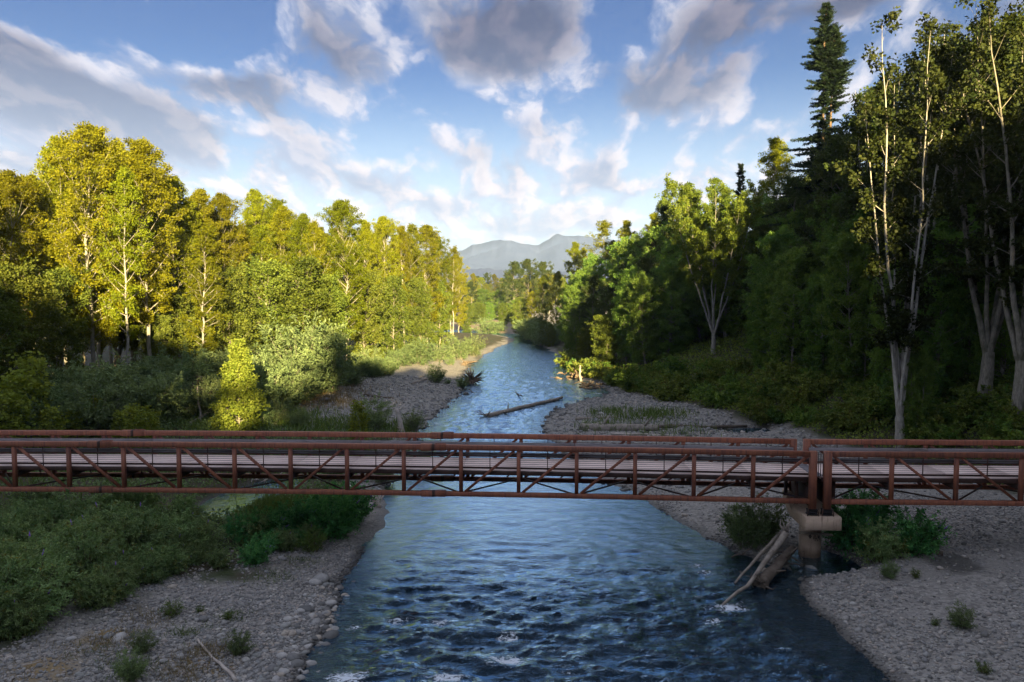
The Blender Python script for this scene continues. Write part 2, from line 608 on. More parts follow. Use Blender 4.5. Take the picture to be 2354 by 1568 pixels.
def flat_mat(name, c0, c1, scale=4.0, rough=.85, streak=None, stretch=(1, 1, 1)):
    m, t, b = new_mat(name)
    geo = t.add('ShaderNodeNewGeometry')
    P = geo.outputs['Position']
    mp = t.add('ShaderNodeMapping', {0: P})
    mp.inputs['Scale'].default_value = stretch
    n, _ = t.noise(mp.outputs[0], scale, 7, .65)
    n3, _ = t.noise(P, scale * 9, 4, .6)
    c = t.mix(t.smooth(n, .3, .7), (*c0, 1), (*c1, 1))
    c = t.mix(t.smooth(n3, .5, .75, 0, .35), c, (c0[0] * .7, c0[1] * .7, c0[2] * .7, 1))
    if streak:
        sz = t.add('ShaderNodeSeparateXYZ', {0: P}).outputs[2]
        band = t.smooth(t.math('ADD', sz, t.math('MULTIPLY', n, .5)), .85, .35, 0, .75)
        c = t.mix(band, c, (streak[0] * .7, streak[1] * .75, streak[2] * .7, 1))
        ms = t.add('ShaderNodeMapping', {0: P})
        ms.inputs['Scale'].default_value = (5, 5, .35)
        ns, _ = t.noise(ms.outputs[0], 1.4, 5, .7)
        c = t.mix(t.smooth(ns, .52, .72, 0, .8), c, (*streak, 1))
    t.l.new(c, b.inputs['Base Color'])
    b.inputs['Roughness'].default_value = rough
    b.inputs['Specular IOR Level'].default_value = .3
    bp = t.add('ShaderNodeBump', {'Strength': .3, 'Distance': .02, 'Height': n3})
    t.l.new(bp.outputs[0], b.inputs['Normal'])
    return m


def water_mat():
    m = bpy.data.materials.new("river_water")
    m.use_nodes = True
    t = NT(m.node_tree)
    t.n.clear()
    out = t.add('ShaderNodeOutputMaterial')
    geo = t.add('ShaderNodeNewGeometry')
    P = geo.outputs['Position']
    mp = t.add('ShaderNodeMapping', {0: P})
    mp.inputs['Scale'].default_value = (.8, 1.5, 1)
    chop = t.add('ShaderNodeAttribute', attribute_name='chop').outputs['Fac']
    foam = t.add('ShaderNodeAttribute', attribute_name='foam').outputs['Fac']
    n1, _ = t.noise(mp.outputs[0], 1.3, 6, .62, .6)
    n2, _ = t.noise(mp.outputs[0], 5.5, 4, .6, .4)
    h = t.math('ADD', t.math('MULTIPLY', n1, .16), t.math('MULTIPLY', n2, .035))
    bp = t.add('ShaderNodeBump', {'Strength': t.math('ADD', .22, t.math('MULTIPLY', chop, .75)), 'Distance': 1.0, 'Height': h})
    N = bp.outputs[0]
    gl = t.add('ShaderNodeBsdfGlossy', {'Color': (.56, .79, 1.0, 1), 'Roughness': .045, 'Normal': N})
    tr = t.add('ShaderNodeBsdfTransparent', {'Color': (.19, .27, .29, 1)})
    df = t.add('ShaderNodeBsdfDiffuse', {'Color': (.003, .024, .050, 1), 'Normal': N})
    body = t.add('ShaderNodeMixShader', {0: .35, 1: tr.outputs[0], 2: df.outputs[0]})
    fr = t.add('ShaderNodeFresnel', {'IOR': 1.48, 'Normal': N})
    wm = t.add('ShaderNodeMixShader', {0: t.smooth(fr.outputs[0], .05, .26, .02, .92), 1: body.outputs[0], 2: gl.outputs[0]})
    nf, _ = t.noise(mp.outputs[0], 4.5, 7, .72, 1.2)
    ff = t.smooth(t.math('ADD', t.math('MULTIPLY', foam, 1.0), t.math('MULTIPLY', t.math('SUBTRACT', nf, .5), 3.0)), .62, .95)
    fd = t.add('ShaderNodeBsdfDiffuse', {'Color': (.70, .76, .82, 1)})
    fm = t.add('ShaderNodeMixShader', {0: t.math('MULTIPLY', ff, t.smooth(foam, .02, .2)), 1: wm.outputs[0], 2: fd.outputs[0]})
    t.l.new(fm.outputs[0], out.inputs[0])
    return m


M = dict(
    ground=ground_mat(), stone=stone_mat(), water=water_mat(),
    steel=steel_mat("weathering_steel", (.270, .092, .052), (.370, .135, .070), (.130, .056, .045)),
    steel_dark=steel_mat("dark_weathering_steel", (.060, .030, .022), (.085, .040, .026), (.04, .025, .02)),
    deck=flat_mat("concrete_deck", (.84, .66, .59), (.90, .73, .655), 2.0),
    timber=flat_mat("grey_timber", (.20, .19, .20), (.32, .30, .31), 3.0, stretch=(.4, 6, 6)),
    concrete=flat_mat("pier_concrete", (.50, .37, .27), (.60, .455, .335), 1.6, streak=(.16, .10, .065)),
    rubber=flat_mat("black_rubber", (.012, .012, .012), (.03, .03, .03), 6),
    paint=flat_mat("black_spray_paint", (.015, .012, .012), (.03, .025, .022), 6),
    drift=flat_mat("driftwood_grey", (.22, .185, .15), (.38, .33, .275), 3.0, stretch=(1, 1, 1)),
    drift_dark=flat_mat("driftwood_dark", (.10, .078, .06), (.19, .155, .12), 3.0),
    drift_pale=flat_mat("driftwood_pale", (.40, .34, .29), (.60, .53, .46), 3.0),
    root=flat_mat("root_mass", (.09, .065, .045), (.18, .135, .095), 5.0),
    bark_pale=bark_mat("bark_pale", (.19, .175, .15), (.35, .325, .285), 2.0),
    bark_white=bark_mat("bark_white", (.24, .22, .19), (.44, .41, .36), 2.0),
    bark_grey=bark_mat("bark_grey", (.17, .15, .125), (.33, .295, .245), 3.0, .3),
    bark_brown=bark_mat("bark_brown", (.09, .06, .04), (.17, .12, .08), 3.0),
    cotton=leaf_mat("leaf_cottonwood", (0.125, 0.145, 0.008), (0.255, 0.255, 0.014), .50, (1.2, 1.1, .4), .7),
    cotton_bright=leaf_mat("leaf_young_cottonwood", (0.160, 0.215, 0.030), (0.320, 0.350, 0.060), .42, (1.2, 1.1, .5), .3),
    alder=leaf_mat("leaf_alder", (0.081, 0.117, 0.022), (0.180, 0.207, 0.032), .38, (1.2, 1.1, .5), .45),
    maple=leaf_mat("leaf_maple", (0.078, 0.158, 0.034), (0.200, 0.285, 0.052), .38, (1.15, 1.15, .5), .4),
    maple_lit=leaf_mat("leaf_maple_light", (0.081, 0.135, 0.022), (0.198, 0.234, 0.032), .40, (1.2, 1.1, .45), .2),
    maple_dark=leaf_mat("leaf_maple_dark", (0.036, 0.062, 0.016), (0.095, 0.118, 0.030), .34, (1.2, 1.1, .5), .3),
    maple_shaded=leaf_mat("leaf_maple_shaded", (.022, .036, .010), (.062, .070, .017), .34, (1.2, 1.1, .5), .3),  # darkened maple leaf; gloom of the upper right put into the colour
    willow=leaf_mat("leaf_willow", (0.114, 0.170, 0.073), (0.227, 0.286, 0.119), .32, (1.1, 1.1, .6), .5),
    bush=leaf_mat("leaf_butterfly_bush", (0.120, 0.210, 0.075), (0.335, 0.415, 0.175), .34, (1.1, 1.1, .6), .4, dry=(.22, .17, .03)),
    bush_deep=leaf_mat("leaf_deep_bush", (0.056, 0.214, 0.071), (0.178, 0.412, 0.125), .34, (1.1, 1.1, .6), .35),
    bramble=leaf_mat("leaf_bramble", (0.095, 0.150, 0.030), (0.250, 0.280, 0.055), .32, (1.1, 1.1, .5), .4, dry=(.16, .11, .03)),
    grass=leaf_mat("grass_green", (0.063, 0.119, 0.025), (0.182, 0.224, 0.049), .35, None, .3),
    straw=leaf_mat("grass_straw", (.16, .12, .045), (.34, .26, .12), .3, None, .3),
    needle=leaf_mat("needles_fir", (0.012, 0.026, 0.013), (0.030, 0.048, 0.020), .15, None, .3),
    flower=flat_mat("purple_flower", (.16, .08, .34), (.30, .16, .52), 9),
    mountain=flat_mat("mountain_forest_hazed", (.026, .040, .110), (.044, .058, .13), .004),  # blue of the distant haze is painted into the forest colour
)

# ------------------------------------------------------------------ ground sheet
def spread(lo, hi, step, far_lo, far_hi, grow=1.13):
    a = list(np.arange(lo, hi + 1e-6, step))
    s, v = step, hi
    while v < far_hi:
        s *= grow
        v += s
        a.append(v)
    s, v = step, lo
    while v > far_lo:
        s *= grow
        v -= s
        a.insert(0, v)
    return np.array(a)


def grid_mesh(name, xs, ys, Z, mat, keep=None, attrs=None, smooth=True):
    X, Y = np.meshgrid(xs, ys)
    V = np.stack([X.ravel(), Y.ravel(), Z.ravel()], 1)
    nx, ny = len(xs), len(ys)
    i, j = np.meshgrid(np.arange(nx - 1), np.arange(ny - 1))
    a = (j * nx + i).ravel()
    Q = np.stack([a, a + 1, a + nx + 1, a + nx], 1)
    if keep is not None:
        kk = keep.ravel()
        Q = Q[kk[Q].any(1)]
        used = np.unique(Q)
        mp = np.full(len(V), -1)
        mp[used] = np.arange(len(used))
        Q = mp[Q]
        V = V[used]
        attrs = {k: v.ravel()[used] for k, v in (attrs or {}).items()}
    else:
        attrs = {k: v.ravel() for k, v in (attrs or {}).items()}
    return mesh_np(name, V, Q, None, mat, smooth, attrs)


gx = spread(-34, 36, .30, -5000, 5000, 1.12)
gy = spread(18, 66, .30, -400, 9000, 1.022)
GX, GY = np.meshgrid(gx, gy)
GZ, GD, GD2, GE = ground(GX, GY, True)


def veg_field(x, y, d, d2, e):
    left = np.interp(y, [-60, 0, 25, 45, 90, 150, 260, 400], [2, 4, 5, 4, 2, 0, 0, 0])
    gl = np.minimum(sdf(BAR_LEFT_NEAR, x, y), sdf(BAR_LEFT_MID, x, y))
    gl = np.minimum(gl, sdf(BAR_FAR, x, y))
    gl = np.minimum(gl, d - 1.6)
    nz = (fbm(x * .4, y * .4, 33, 4) - .5) * 4
    vl = sstep(gl + nz, -.6, 1.6)
    vr = sstep(e + nz * .5, -1.2, 1.0)
    v = np.where(x > left, vr, vl)
    return np.where((y > 245) & (gl < 0), 0, v)


VEG = veg_field(GX, GY, GD, GD2, GE)
WET = np.maximum(sstep(sdf(WETHOLE, GX, GY) + (fbm(GX * 1.1, GY * 1.1, 83, 3) - .5) * 1.6, .5, -.4) * .9, np.maximum(sstep(GD, .9, .0) * (GD > -50), sstep(GD2, .8, -.1)))
DRYC = [hit(700, 925), hit(250, 1470), hit(480, 1530), hit(735, 905), hit(100, 1540)]
DRY = np.zeros_like(GX)
for c_, r_ in zip(DRYC, (7, 1.6, 1.6, 5, 1.6)):
    DRY = np.maximum(DRY, sstep(np.hypot(GX - c_[0], GY - c_[1]), r_, r_ * .3))
DRY = np.maximum(DRY, sstep(sdf(BAR_FAR, GX, GY), 3, -3) * .9)
ground_o = obj("ground", grid_mesh("ground", gx, gy, GZ, M['ground'], None, dict(veg=VEG, wet=WET, dry=DRY)))
tag(ground_o, "gravel bars and brown forest soil on both river banks", None, None, "structure")

# ------------------------------------------------------------------ river surface
wy = [17.0]
while wy[-1] < 360:
    wy.append(wy[-1] + max(.13, .0048 * wy[-1]))
wy = np.array([-60, -40, -20, 0, 10] + wy)
wx = np.concatenate([np.arange(-60, -24, 1.0), np.arange(-24, 27, .19), np.arange(27, 40, 1.0)])
WX, WY = np.meshgrid(wx, wy)
WG, WD, WD2, _ = ground(WX, WY, True)
mid = sstep(-WD, .3, 3.0)
rap = np.interp(WY, [0, 30, 34, 41, 50, 66, 80, 130, 170, 360], [1, 1, .85, .34, .16, .55, .9, .8, .5, .3])
xs_, ys_ = WX, WY
wob = (fbm(xs_ * .25, ys_ * .25, 51, 3) - .5) * 5
w1 = np.sin((ys_ * 1.0 + wob + .22 * xs_ * np.sin(ys_ * .3)) * 2 * math.pi / 1.9) * (fbm(xs_ * .55, ys_ * .75, 52, 3) - .25)
r1 = 1 - np.abs(2 * fbm(xs_ * .55, ys_ * .95, 53, 4) - 1)
r2 = 1 - np.abs(2 * fbm(xs_ * 1.3 + 9, ys_ * 2.0, 57, 3) - 1)
h_w = rap * (.10 * w1 + .22 * (r1 ** 2 - .55) + .10 * (r2 ** 2 - .5)) + .010 * (fbm(xs_ * 1.2, ys_ * 2.4, 58, 2) - .5)
far_fade = np.interp(WY, [0, 60, 140, 360], [1, 1, .55, .15])
WZ = h_w * mid * far_fade * np.where(WY < 16, 0, 1)
foam = np.zeros_like(WX)
for vx_, vy_, rr, st in ((1165, 1522, .62, 1.0), (800, 1558, .62, 1.0), (1030, 1562, .5, 1.0), (915, 1426, .45, .75), (1015, 1432, .42, .8), (1170, 1462, .45, .8),
                         (1225, 1470, .3, .6), (1300, 1540, .32, .6), (870, 1455, .35, .55), (1672, 1398, .75, .9), (1640, 1432, .4, .8), (1600, 1300, .45, .75),
                         (1625, 1318, .45, .75), (1600, 1372, .3, .6), (810, 1445, .35, .7), (1480, 1375, .4, .4), (940, 1530, .3, .6),
                         (1340, 925, 1.6, .95), (1320, 912, 1.3, .8), (1375, 905, 1.2, .7), (1010, 975, 1.8, .6), (1030, 955, 1.8, .55)):
    p_ = on_plane(vx_, vy_)
    foam = np.maximum(foam, st * np.exp(-(((WX - p_[0]) / (rr * 1.5)) ** 2 + ((WY - p_[1]) / rr) ** 2)))
crest = sstep(h_w / np.maximum(rap, .01), .11, .19)
foam = np.maximum(foam, crest * np.interp(WY, [0, 28, 33, 40, 58, 70, 90, 110, 140], [.55, .5, .25, 0, .15, .8, .85, .6, .3]))
foam *= sstep(-WD, -.1, .7)
CHOP = rap * np.interp(WY, [0, 30, 60, 120, 360], [.7, .7, .7, 1.0, 1.0])
keep = (WG < .10) & ((WD < 1.0) | (WD2 < .6))
river_o = obj("river", grid_mesh("river", wx, wy, WZ, M['water'], keep, dict(foam=foam, chop=CHOP)))
tag(river_o, "blue rippling river running under the bridge", None, None, "structure")

# ------------------------------------------------------------------ mountains
def mountains():
    ridge = [(900, 600), (1000, 585), (1055, 578), (1090, 563), (1120, 556), (1150, 553), (1165, 556), (1178, 554), (1200, 563), (1235, 567), (1258, 553), (1270, 545), (1281, 538),
             (1292, 542), (1312, 543), (1350, 546), (1420, 552), (1600, 570), (1900, 590)]
    D0 = 5200.0
    vx = np.linspace(850, 1950, 260)
    prof = np.interp(vx, [a for a, b in ridge], [b for a, b in ridge]) + (fbm(vx * .06, vx * 0, 77, 4) - .5) * 7
    X0 = (vx - CX) / F
    rows = 40
    V = []
    for j in range(rows):
        s = j / (rows - 1)                       # 0 = foot (near), .75 ridge, 1 = back
        D = D0 - 1500 + 2100 * s
        peak = CAMZ + (YH - prof) / F * D0
        sh = np.where(s < .72, (s / .72) ** 1.35, 1 - (s - .72) / .28 * .8)
        n = fbm(X0 * 40 + 3, np.full_like(X0, s * 9), 71, 5) - .5
        gul = np.abs(fbm(X0 * 26, np.full_like(X0, s * 1.5), 72, 4) - .5) * 2
        z = peak * sh * (1 - .30 * gul * (1 - abs(s - .72) / .72)) + n * 52 * math.sin(math.pi * min(1, s / .72))
        if abs(s - .72) < .02:
            z = peak + n * 6
        V.append(np.stack([X0 * D0 * (1 + .0 * s), np.full_like(X0, D), np.maximum(z, -2)], 1))
    V = np.concatenate(V)
    nx = len(vx)
    i, j = np.meshgrid(np.arange(nx - 1), np.arange(rows - 1))
    a = (j * nx + i).ravel()
    Q = np.stack([a, a + 1, a + nx + 1, a + nx], 1)
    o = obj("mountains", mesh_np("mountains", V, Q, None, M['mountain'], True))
    tag(o, "hazy blue mountain ridge with two peaks behind the valley", None, None, "structure")
    # low foothill in front
    D1 = 2900.0
    vx = np.linspace(850, 1500, 160)
    X1 = (vx - CX) / F * D1
    pr = np.interp(vx, [850, 1000, 1060, 1120, 1150, 1200, 1300, 1500], [640, 625, 618, 615, 617, 630, 622, 600]) + (fbm(vx * .05, vx * 0, 75, 4) - .5) * 6
    V = []
    for j in range(14):
        s = j / 13
        z = (CAMZ + (YH - pr) / F * D1) * math.sin(math.pi * min(1, s * .9) * .62)
        V.append(np.stack([X1, np.full_like(X1, D1 - 350 + 600 * s), z - (2 if j == 0 else 0)], 1))
    V = np.concatenate(V)
    nx = len(vx)
    i, j = np.meshgrid(np.arange(nx - 1), np.arange(13))
    a = (j * nx + i).ravel()
    Q = np.stack([a, a + 1, a + nx + 1, a + nx], 1)
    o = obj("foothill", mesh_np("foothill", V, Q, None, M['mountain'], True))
    tag(o, "low hazy wooded foothill before the mountain ridge", None, None, "structure")


mountains()

# ------------------------------------------------------------------ bridge
ZT, ZB, ZD, WB = 5.5, 3.18, 4.36, 3.2        # chord centres, deck top, distance between the two trusses
BA = np.array([-26.022, 40.084, 0.0])
BU = np.array([0.99879, -0.04916, 0.0])       # along the bridge
BN = np.array([0.04916, 0.99879, 0.0])        # across, away from the camera
S_PIER = 40.63                                # end post of the long span along BU from BA


class Span:
    def __init__(self, label, s0, panel, count, camber, direction):
        base = BA + BU * s0
        self.root = bpy.data.objects.new("bridge_span", None)
        COL.objects.link(self.root)
        self.root.location = base
        self.root.rotation_euler = (0, 0, math.atan2(BU[1], BU[0]))
        tag(self.root, label, "bridge", "truss bridge spans")
        self.p, self.n, self.c, self.dir = panel, count, camber, direction
        self.L = panel * count

    def x(self, i):
        return self.dir * self.p * i

    def dz(self, x):
        u = min(max(abs(x) / self.L, 0), 1)
        return self.c * 4 * u * (1 - u)

    def P(self, x, y, z):
        return np.array([x, y, z + self.dz(x)])

    def bar(self, name, pts, w, h, mat, c=.012):
        m = MB()
        m.sweep(pts, w, h, c)
        return obj(name, m.mesh(name, M[mat]), self.root)

    def build(self, flip_at, splices):
        d, p, n = self.dir, self.p, self.n
        xs = [self.x(i) for i in range(n + 1)]
        for side, y in ((0, 0.0), (1, WB)):
            inn = 1 if side == 0 else -1                       # towards the deck
            out = d * .17
            top = [self.P(x, y, ZT) for x in xs]
            top[0] = self.P(xs[0] + d * .165, y, ZT)
            bot = [self.P(x, y, ZB) for x in xs]
            bot[0] = self.P(xs[0] + d * .165, y, ZB)
            self.bar("top_chord", top, .23, .255, 'steel', .007)
            self.bar("bottom_chord", bot, .21, .225, 'steel', .007)
            # end post reaching down to the bearing
            self.bar("end_post", [self.P(xs[0], y, ZB - .36), self.P(xs[0], y, ZT + .137)], .33, .27, 'steel', .007)
            for i in range(1, n + 1):
                self.bar("vertical_post", [self.P(xs[i], y, ZB + .117), self.P(xs[i], y, ZT - .134)], .185, .165, 'steel', .006)
            for i in range(n):
                a, b = xs[i], xs[i + 1]
                e = d * (.30 if i == 0 else .22)
                if i < flip_at:    # leans towards the end post at the top
                    pa, pb = (a + e, ZT - .14), (b - d * .20, ZB + .12)
                else:
                    pa, pb = (a + e, ZB + .12), (b - d * .20, ZT - .14)
                self.bar("diagonal_brace", [self.P(pa[0], y, pa[1]), self.P(pb[0], y, pb[1])], .12, .12, 'steel', .006)
            # thin rails, toe plate and thin intermediate posts on the inside of the truss
            yi = y + inn * .16
            full = [self.P(x, yi, 0) for x in ([xs[0] + d * .02] + xs[1:])]
            for k in range(8):
                zz = ZD + .215 + k * .098
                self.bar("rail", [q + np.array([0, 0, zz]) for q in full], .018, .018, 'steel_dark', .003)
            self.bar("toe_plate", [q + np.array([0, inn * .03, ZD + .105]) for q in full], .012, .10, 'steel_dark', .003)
            for i in range(n):
                xm = (xs[i] + xs[i + 1]) / 2
                self.bar("rail_post", [self.P(xm, yi - inn * .035, ZD - .02), self.P(xm, yi - inn * .035, ZT - .135)], .04, .04, 'steel_dark', .006)
            # grey timber rub rail, one board per panel pair
            for i in range(0, n, 2):
                j = min(i + 2, n)
                a, b = xs[i] + d * (.02 if i else .05), xs[j] - d * .006
                mid_ = xs[i + 1] if j > i + 1 else None
                pts = [self.P(a, yi + inn * .05, ZT - .36)] + ([self.P(mid_, yi + inn * .05, ZT - .36)] if mid_ is not None else []) + [self.P(b, yi + inn * .05, ZT - .36)]
                self.bar("timber_rail", pts, .05, .17, 'timber', .008)
            # bolted splice sleeves on the chords
            for sx in splices:
                for zc, hh, ww in ((ZT, .31, .28), (ZB, .275, .26)):
                    sl = self.bar("splice_sleeve", [self.P(sx - .62, y, zc), self.P(sx, y, zc), self.P(sx + .62, y, zc)], ww, hh, 'steel', .008)
                    self.bar("splice_band", [self.P(sx - .07, y, zc), self.P(sx + .07, y, zc)], ww + .02, hh + .02, 'steel_dark', .008)
                    m = MB()
                    for k in range(11):
                        xx = sx + .10 + k * .049
                        for yy in (-.06, .06):
                            c = self.P(xx, y + yy, zc + hh / 2 + .02)
                            m.box(c, (.022, .022, .055))
                            c = self.P(2 * sx - xx, y + yy, zc - hh / 2 - .02)
                            m.box(c, (.022, .022, .045))
                    b = obj("bolts", m.mesh("bolts", M['steel']), sl)
                    b["kind"] = "stuff"
        # deck: one concrete panel for each truss panel, edge channels, stringers and floor beams
        for i in range(n):
            a, b = xs[i] + d * (-.28 if i == 0 else .004), xs[i + 1] - d * .004
            self.bar("deck_panel", [self.P(a, WB / 2, ZD - .06), self.P(b, WB / 2, ZD - .06)], WB - .36, .12, 'deck', .01)
        path = [self.P(x, 0, 0) for x in ([xs[0] - d * .26] + xs[1:])]
        for yy in (.15, WB - .15):
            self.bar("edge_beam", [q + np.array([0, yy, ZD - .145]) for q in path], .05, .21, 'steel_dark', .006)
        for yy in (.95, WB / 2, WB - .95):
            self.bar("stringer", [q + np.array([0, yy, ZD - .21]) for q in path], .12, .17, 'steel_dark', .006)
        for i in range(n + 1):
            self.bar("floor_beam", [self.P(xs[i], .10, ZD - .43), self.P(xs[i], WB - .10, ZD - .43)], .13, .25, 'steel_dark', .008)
        for i in range(n):
            ya, yb = (.11, WB - .11) if i % 2 == 0 else (WB - .11, .11)
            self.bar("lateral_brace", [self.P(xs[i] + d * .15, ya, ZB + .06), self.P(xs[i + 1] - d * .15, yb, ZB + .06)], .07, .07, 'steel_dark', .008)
            # short knee braces from the far bottom chord up to the floor
            self.bar("knee_brace", [self.P(xs[i] + d * .75, WB - .05, ZB + .15), self.P(xs[i] + d * .2, WB / 2 + .3, ZD - .33)], .06, .06, 'steel_dark', .008)
        # end plate between the trusses above the pier
        self.bar("end_plate", [self.P(xs[0] + d * .1, .17, (ZD - .55 + ZB - .3) / 2), self.P(xs[0] + d * .1, WB - .17, (ZD - .55 + ZB - .3) / 2)], .04, ZD - .56 - ZB + .3, 'steel_dark', .006)
        for yy in (.75, WB - .75):
            self.bar("jack_post", [self.P(xs[0] + d * .55, yy, ZB - .34), self.P(xs[0] + d * .55, yy, ZD - .30)], .16, .16, 'steel_dark')
        return self.root


span_long = Span("long rust brown steel truss span carrying the walkway across the river", S_PIER, 2.85, 18, .17, -1)
span_long.build(9, (-2.85 * 6.48, -2.85 * 12.42))
span_short = Span("short rust brown steel truss span between the pier and right bank", S_PIER + .70, 3.03, 9, .03, 1)
span_short.build(5, ())
# guard bars and cover plate over the joint
for k in range(4):
    span_short.bar("guard_bar", [np.array([-.52 + k * .11, .10, ZD + .03]), np.array([-.52 + k * .11, .10, ZT + .05])], .03, .03, 'steel_dark', .005)
span_short.bar("cover_plate", [np.array([-.62, WB / 2, ZD + .008]), np.array([-.08, WB / 2, ZD + .008])], WB - .42, .012, 'timber', .003)

# ------------------------------------------------------------------ pier
PR = MB()
pier = bpy.data.objects.new("bridge_pier", None)
COL.objects.link(pier)
pc = BA + BU * (S_PIER + .45) + BN * (WB / 2)
pier.location = (pc[0], pc[1], 0)
pier.rotation_euler = (0, 0, math.atan2(BU[1], BU[0]))
tag(pier, "tan concrete hammerhead pier with graffiti standing at the water's edge", "bridge pier")
col = MB()
nseg = 28
zs_ = [-.9, -.2, .05, .5, 1.0, 1.5, 1.84]
V, Q = [], []
for zi, zz in enumerate(zs_):
    for k in range(nseg):
        a = 2 * math.pi * k / nseg
        r = .53
        V.append((r * math.cos(a), r * math.sin(a) * 1.0, zz))
for zi in range(len(zs_) - 1):
    for k in range(nseg):
        a, b = zi * nseg + k, zi * nseg + (k + 1) % nseg
        Q.append((a, b, b + nseg, a + nseg))
col.push(V, Q)
obj("column", col.mesh("column", M['concrete'], True), pier)
# cap: hammerhead profile in the y-z plane, width along the bridge
hw = .86
prof = [(-1.95, 2.68), (-1.95, 1.90), (-1.1, 1.84), (.55, 1.84), (1.05, 2.05), (1.55, 2.42), (1.85, 2.82), (1.95, 3.02), (1.95, 3.10), (.55, 2.68)]
prof = [(-1.95, 2.50), (-1.95, 1.86), (-1.93, 1.84), (.62, 1.84), (1.02, 1.98), (1.42, 2.20), (1.74, 2.46), (1.97, 2.72), (1.97, 2.50 + .42), (1.2, 2.92), (1.12, 2.52), (1.10, 2.50)]
cap = MB()
n_ = len(prof)
ring = []
for xx, ins in ((-hw, .025), (-hw + .025, 0), (hw - .025, 0), (hw, .025)):
    cyy, czz = 0, 2.25
    for (yy, zz) in prof:
        ring.append((xx, yy - math.copysign(ins, yy - cyy) if ins else yy, zz - math.copysign(ins, zz - czz) if ins else zz))
Q = []
for r in range(3):
    for k in range(n_):
        a, b = r * n_ + k, r * n_ + (k + 1) % n_
        Q.append((a, a + n_, b + n_, b))
# end faces as fans of quads/tris around a centre
T = []
ctr = len(ring)
ring += [(-hw, 0, 2.15), (hw, 0, 2.15)]
for k in range(n_):
    T.append((ctr, k, (k + 1) % n_))
    T.append((ctr + 1, 3 * n_ + (k + 1) % n_, 3 * n_ + k))
cap.push(ring, Q, T)
obj("pier_cap", cap.mesh("pier_cap", M['concrete']), pier)
for sx, dd in ((-.45, -1), (.25, 1)):
    for yy in (-WB / 2, WB / 2):
        zt = 2.50 if yy < 0 else 2.92
        if yy > 0:
            zt = 2.52
            continue
        m = MB()
        m.box((sx, yy, 2.56), (.50, .42, .03))
        m.box((sx, yy, 2.66), (.42, .34, .14))
        m.box((sx, yy, 2.775), (.46, .36, .05))
        bo = obj("bearing", m.mesh("bearing", M['rubber']), pier)
        m = MB()
        for k in (-1, 1):
            m.sweep([(sx + k * .27, yy - .20, 2.49), (sx + k * .23, yy - .16, 2.86)], .04, .04)
        obj("restrainer_bars", m.mesh("restrainer_bars", M['steel_dark']), bo)


def on_col(a, z, r=.535):
    a = math.radians(a)
    return (r * math.sin(a), -r * math.cos(a), z)


gm = MB()
strokes = [[(-8, 1.45), (-2, 1.72), (6, 1.78)], [(-14, 1.52), (2, 1.56), (22, 1.50)], [(2, 1.76), (8, 1.50), (26, 1.72)], [(20, 1.78), (14, 1.52), (34, 1.55)],
           [(30, 1.75), (36, 1.58)], [(-24, 1.12), (-17, 1.20), (-10, 1.12), (-17, 1.00), (-24, 1.12)], [(-17, 1.20), (-17, 1.00)], [(-24, 1.10), (-10, 1.10)],
           [(4, 1.18), (0, .98)], [(12, 1.20), (8, 1.00), (16, 1.02)], [(22, 1.20), (18, .96)], [(30, 1.20), (27, 1.0), (36, 1.15), (33, .98)], [(44, 1.16), (41, .92)], [(12, .96), (9, .88)], [(26, .95), (23, .86)]]
for st in strokes:
    pts = []
    for (a0, z0), (a1, z1) in zip(st[:-1], st[1:]):
        for k in range(4):
            pts.append(on_col(a0 + (a1 - a0) * k / 4, z0 + (z1 - z0) * k / 4))
    pts.append(on_col(*st[-1]))
    gm.tube(pts, .013, 4)
obj("graffiti", gm.mesh("graffiti", M['paint']), pier)

# ------------------------------------------------------------------ driftwood
def wobble(a, b, n, amp, rng):
    a, b = np.asarray(a, float), np.asarray(b, float)
    t = np.linspace(0, 1, n)[:, None]
    p = a + (b - a) * t
    w = np.cumsum(rng.normal(0, 1, (n, 3)), 0)
    w -= t * w[-1]
    return p + w * amp * np.array([1, 1, .5])


def log_mesh(a, b, r0, r1, rng, n=10, amp=.05, sides=9, stubs=3, roots=0, root_r=.8):
    m = MB()
    p = wobble(a, b, n, amp, rng)
    rr = np.linspace(r0, r1, n)
    if roots:
        rr[0] *= 1.2
    m.tube(p, rr, sides, True, .07, rng)
    L = np.linalg.norm(p[-1] - p[0])
    ax = (p[-1] - p[0]) / L
    for k in range(stubs):
        i = rng.integers(1, n - 1)
        d = rng.normal(0, 1, 3)
        d[2] = abs(d[2])
        d -= ax * d.dot(ax)
        d = d / np.linalg.norm(d) + ax * .6
        l = rng.uniform(.25, .9) * max(r0 * 4, .25)
        m.tube([p[i], p[i] + d * l * .6, p[i] + d * l], [rr[i] * .4, rr[i] * .25, rr[i] * .08], 5)
    for k in range(roots):
        d = rng.normal(0, 1, 3)
        d -= ax * d.dot(ax)
        d /= np.linalg.norm(d)
        l = root_r * rng.uniform(.5, 1.15)
        q = [p[0], p[0] + d * l * .45 - ax * .12 * l, p[0] + d * l * .8 - ax * rng.uniform(-.1, .4) * l + rng.normal(0, .07, 3), p[0] + d * l - ax * rng.uniform(-.2, .6) * l + rng.normal(0, .12, 3)]
        m.tube(q, [r0 * .24, r0 * .15, r0 * .08, r0 * .02], 5)
    return m


def wood(name, a, b, r0, r1, mat, label, cat, group=None, seed=0, **kw):
    rng = np.random.default_rng(100 + seed)
    a, b = np.asarray(a, float), np.asarray(b, float)
    m = log_mesh(a * 0, b - a, r0, r1, rng, **kw)
    o = obj(name, m.mesh(name, M[mat], True), None, a)
    return tag(o, label, cat, group)


def lie(vx, vy, r):
    p = hit(vx, vy)
    return np.array([p[0], p[1], max(p[2], 0.0) + r * .75])


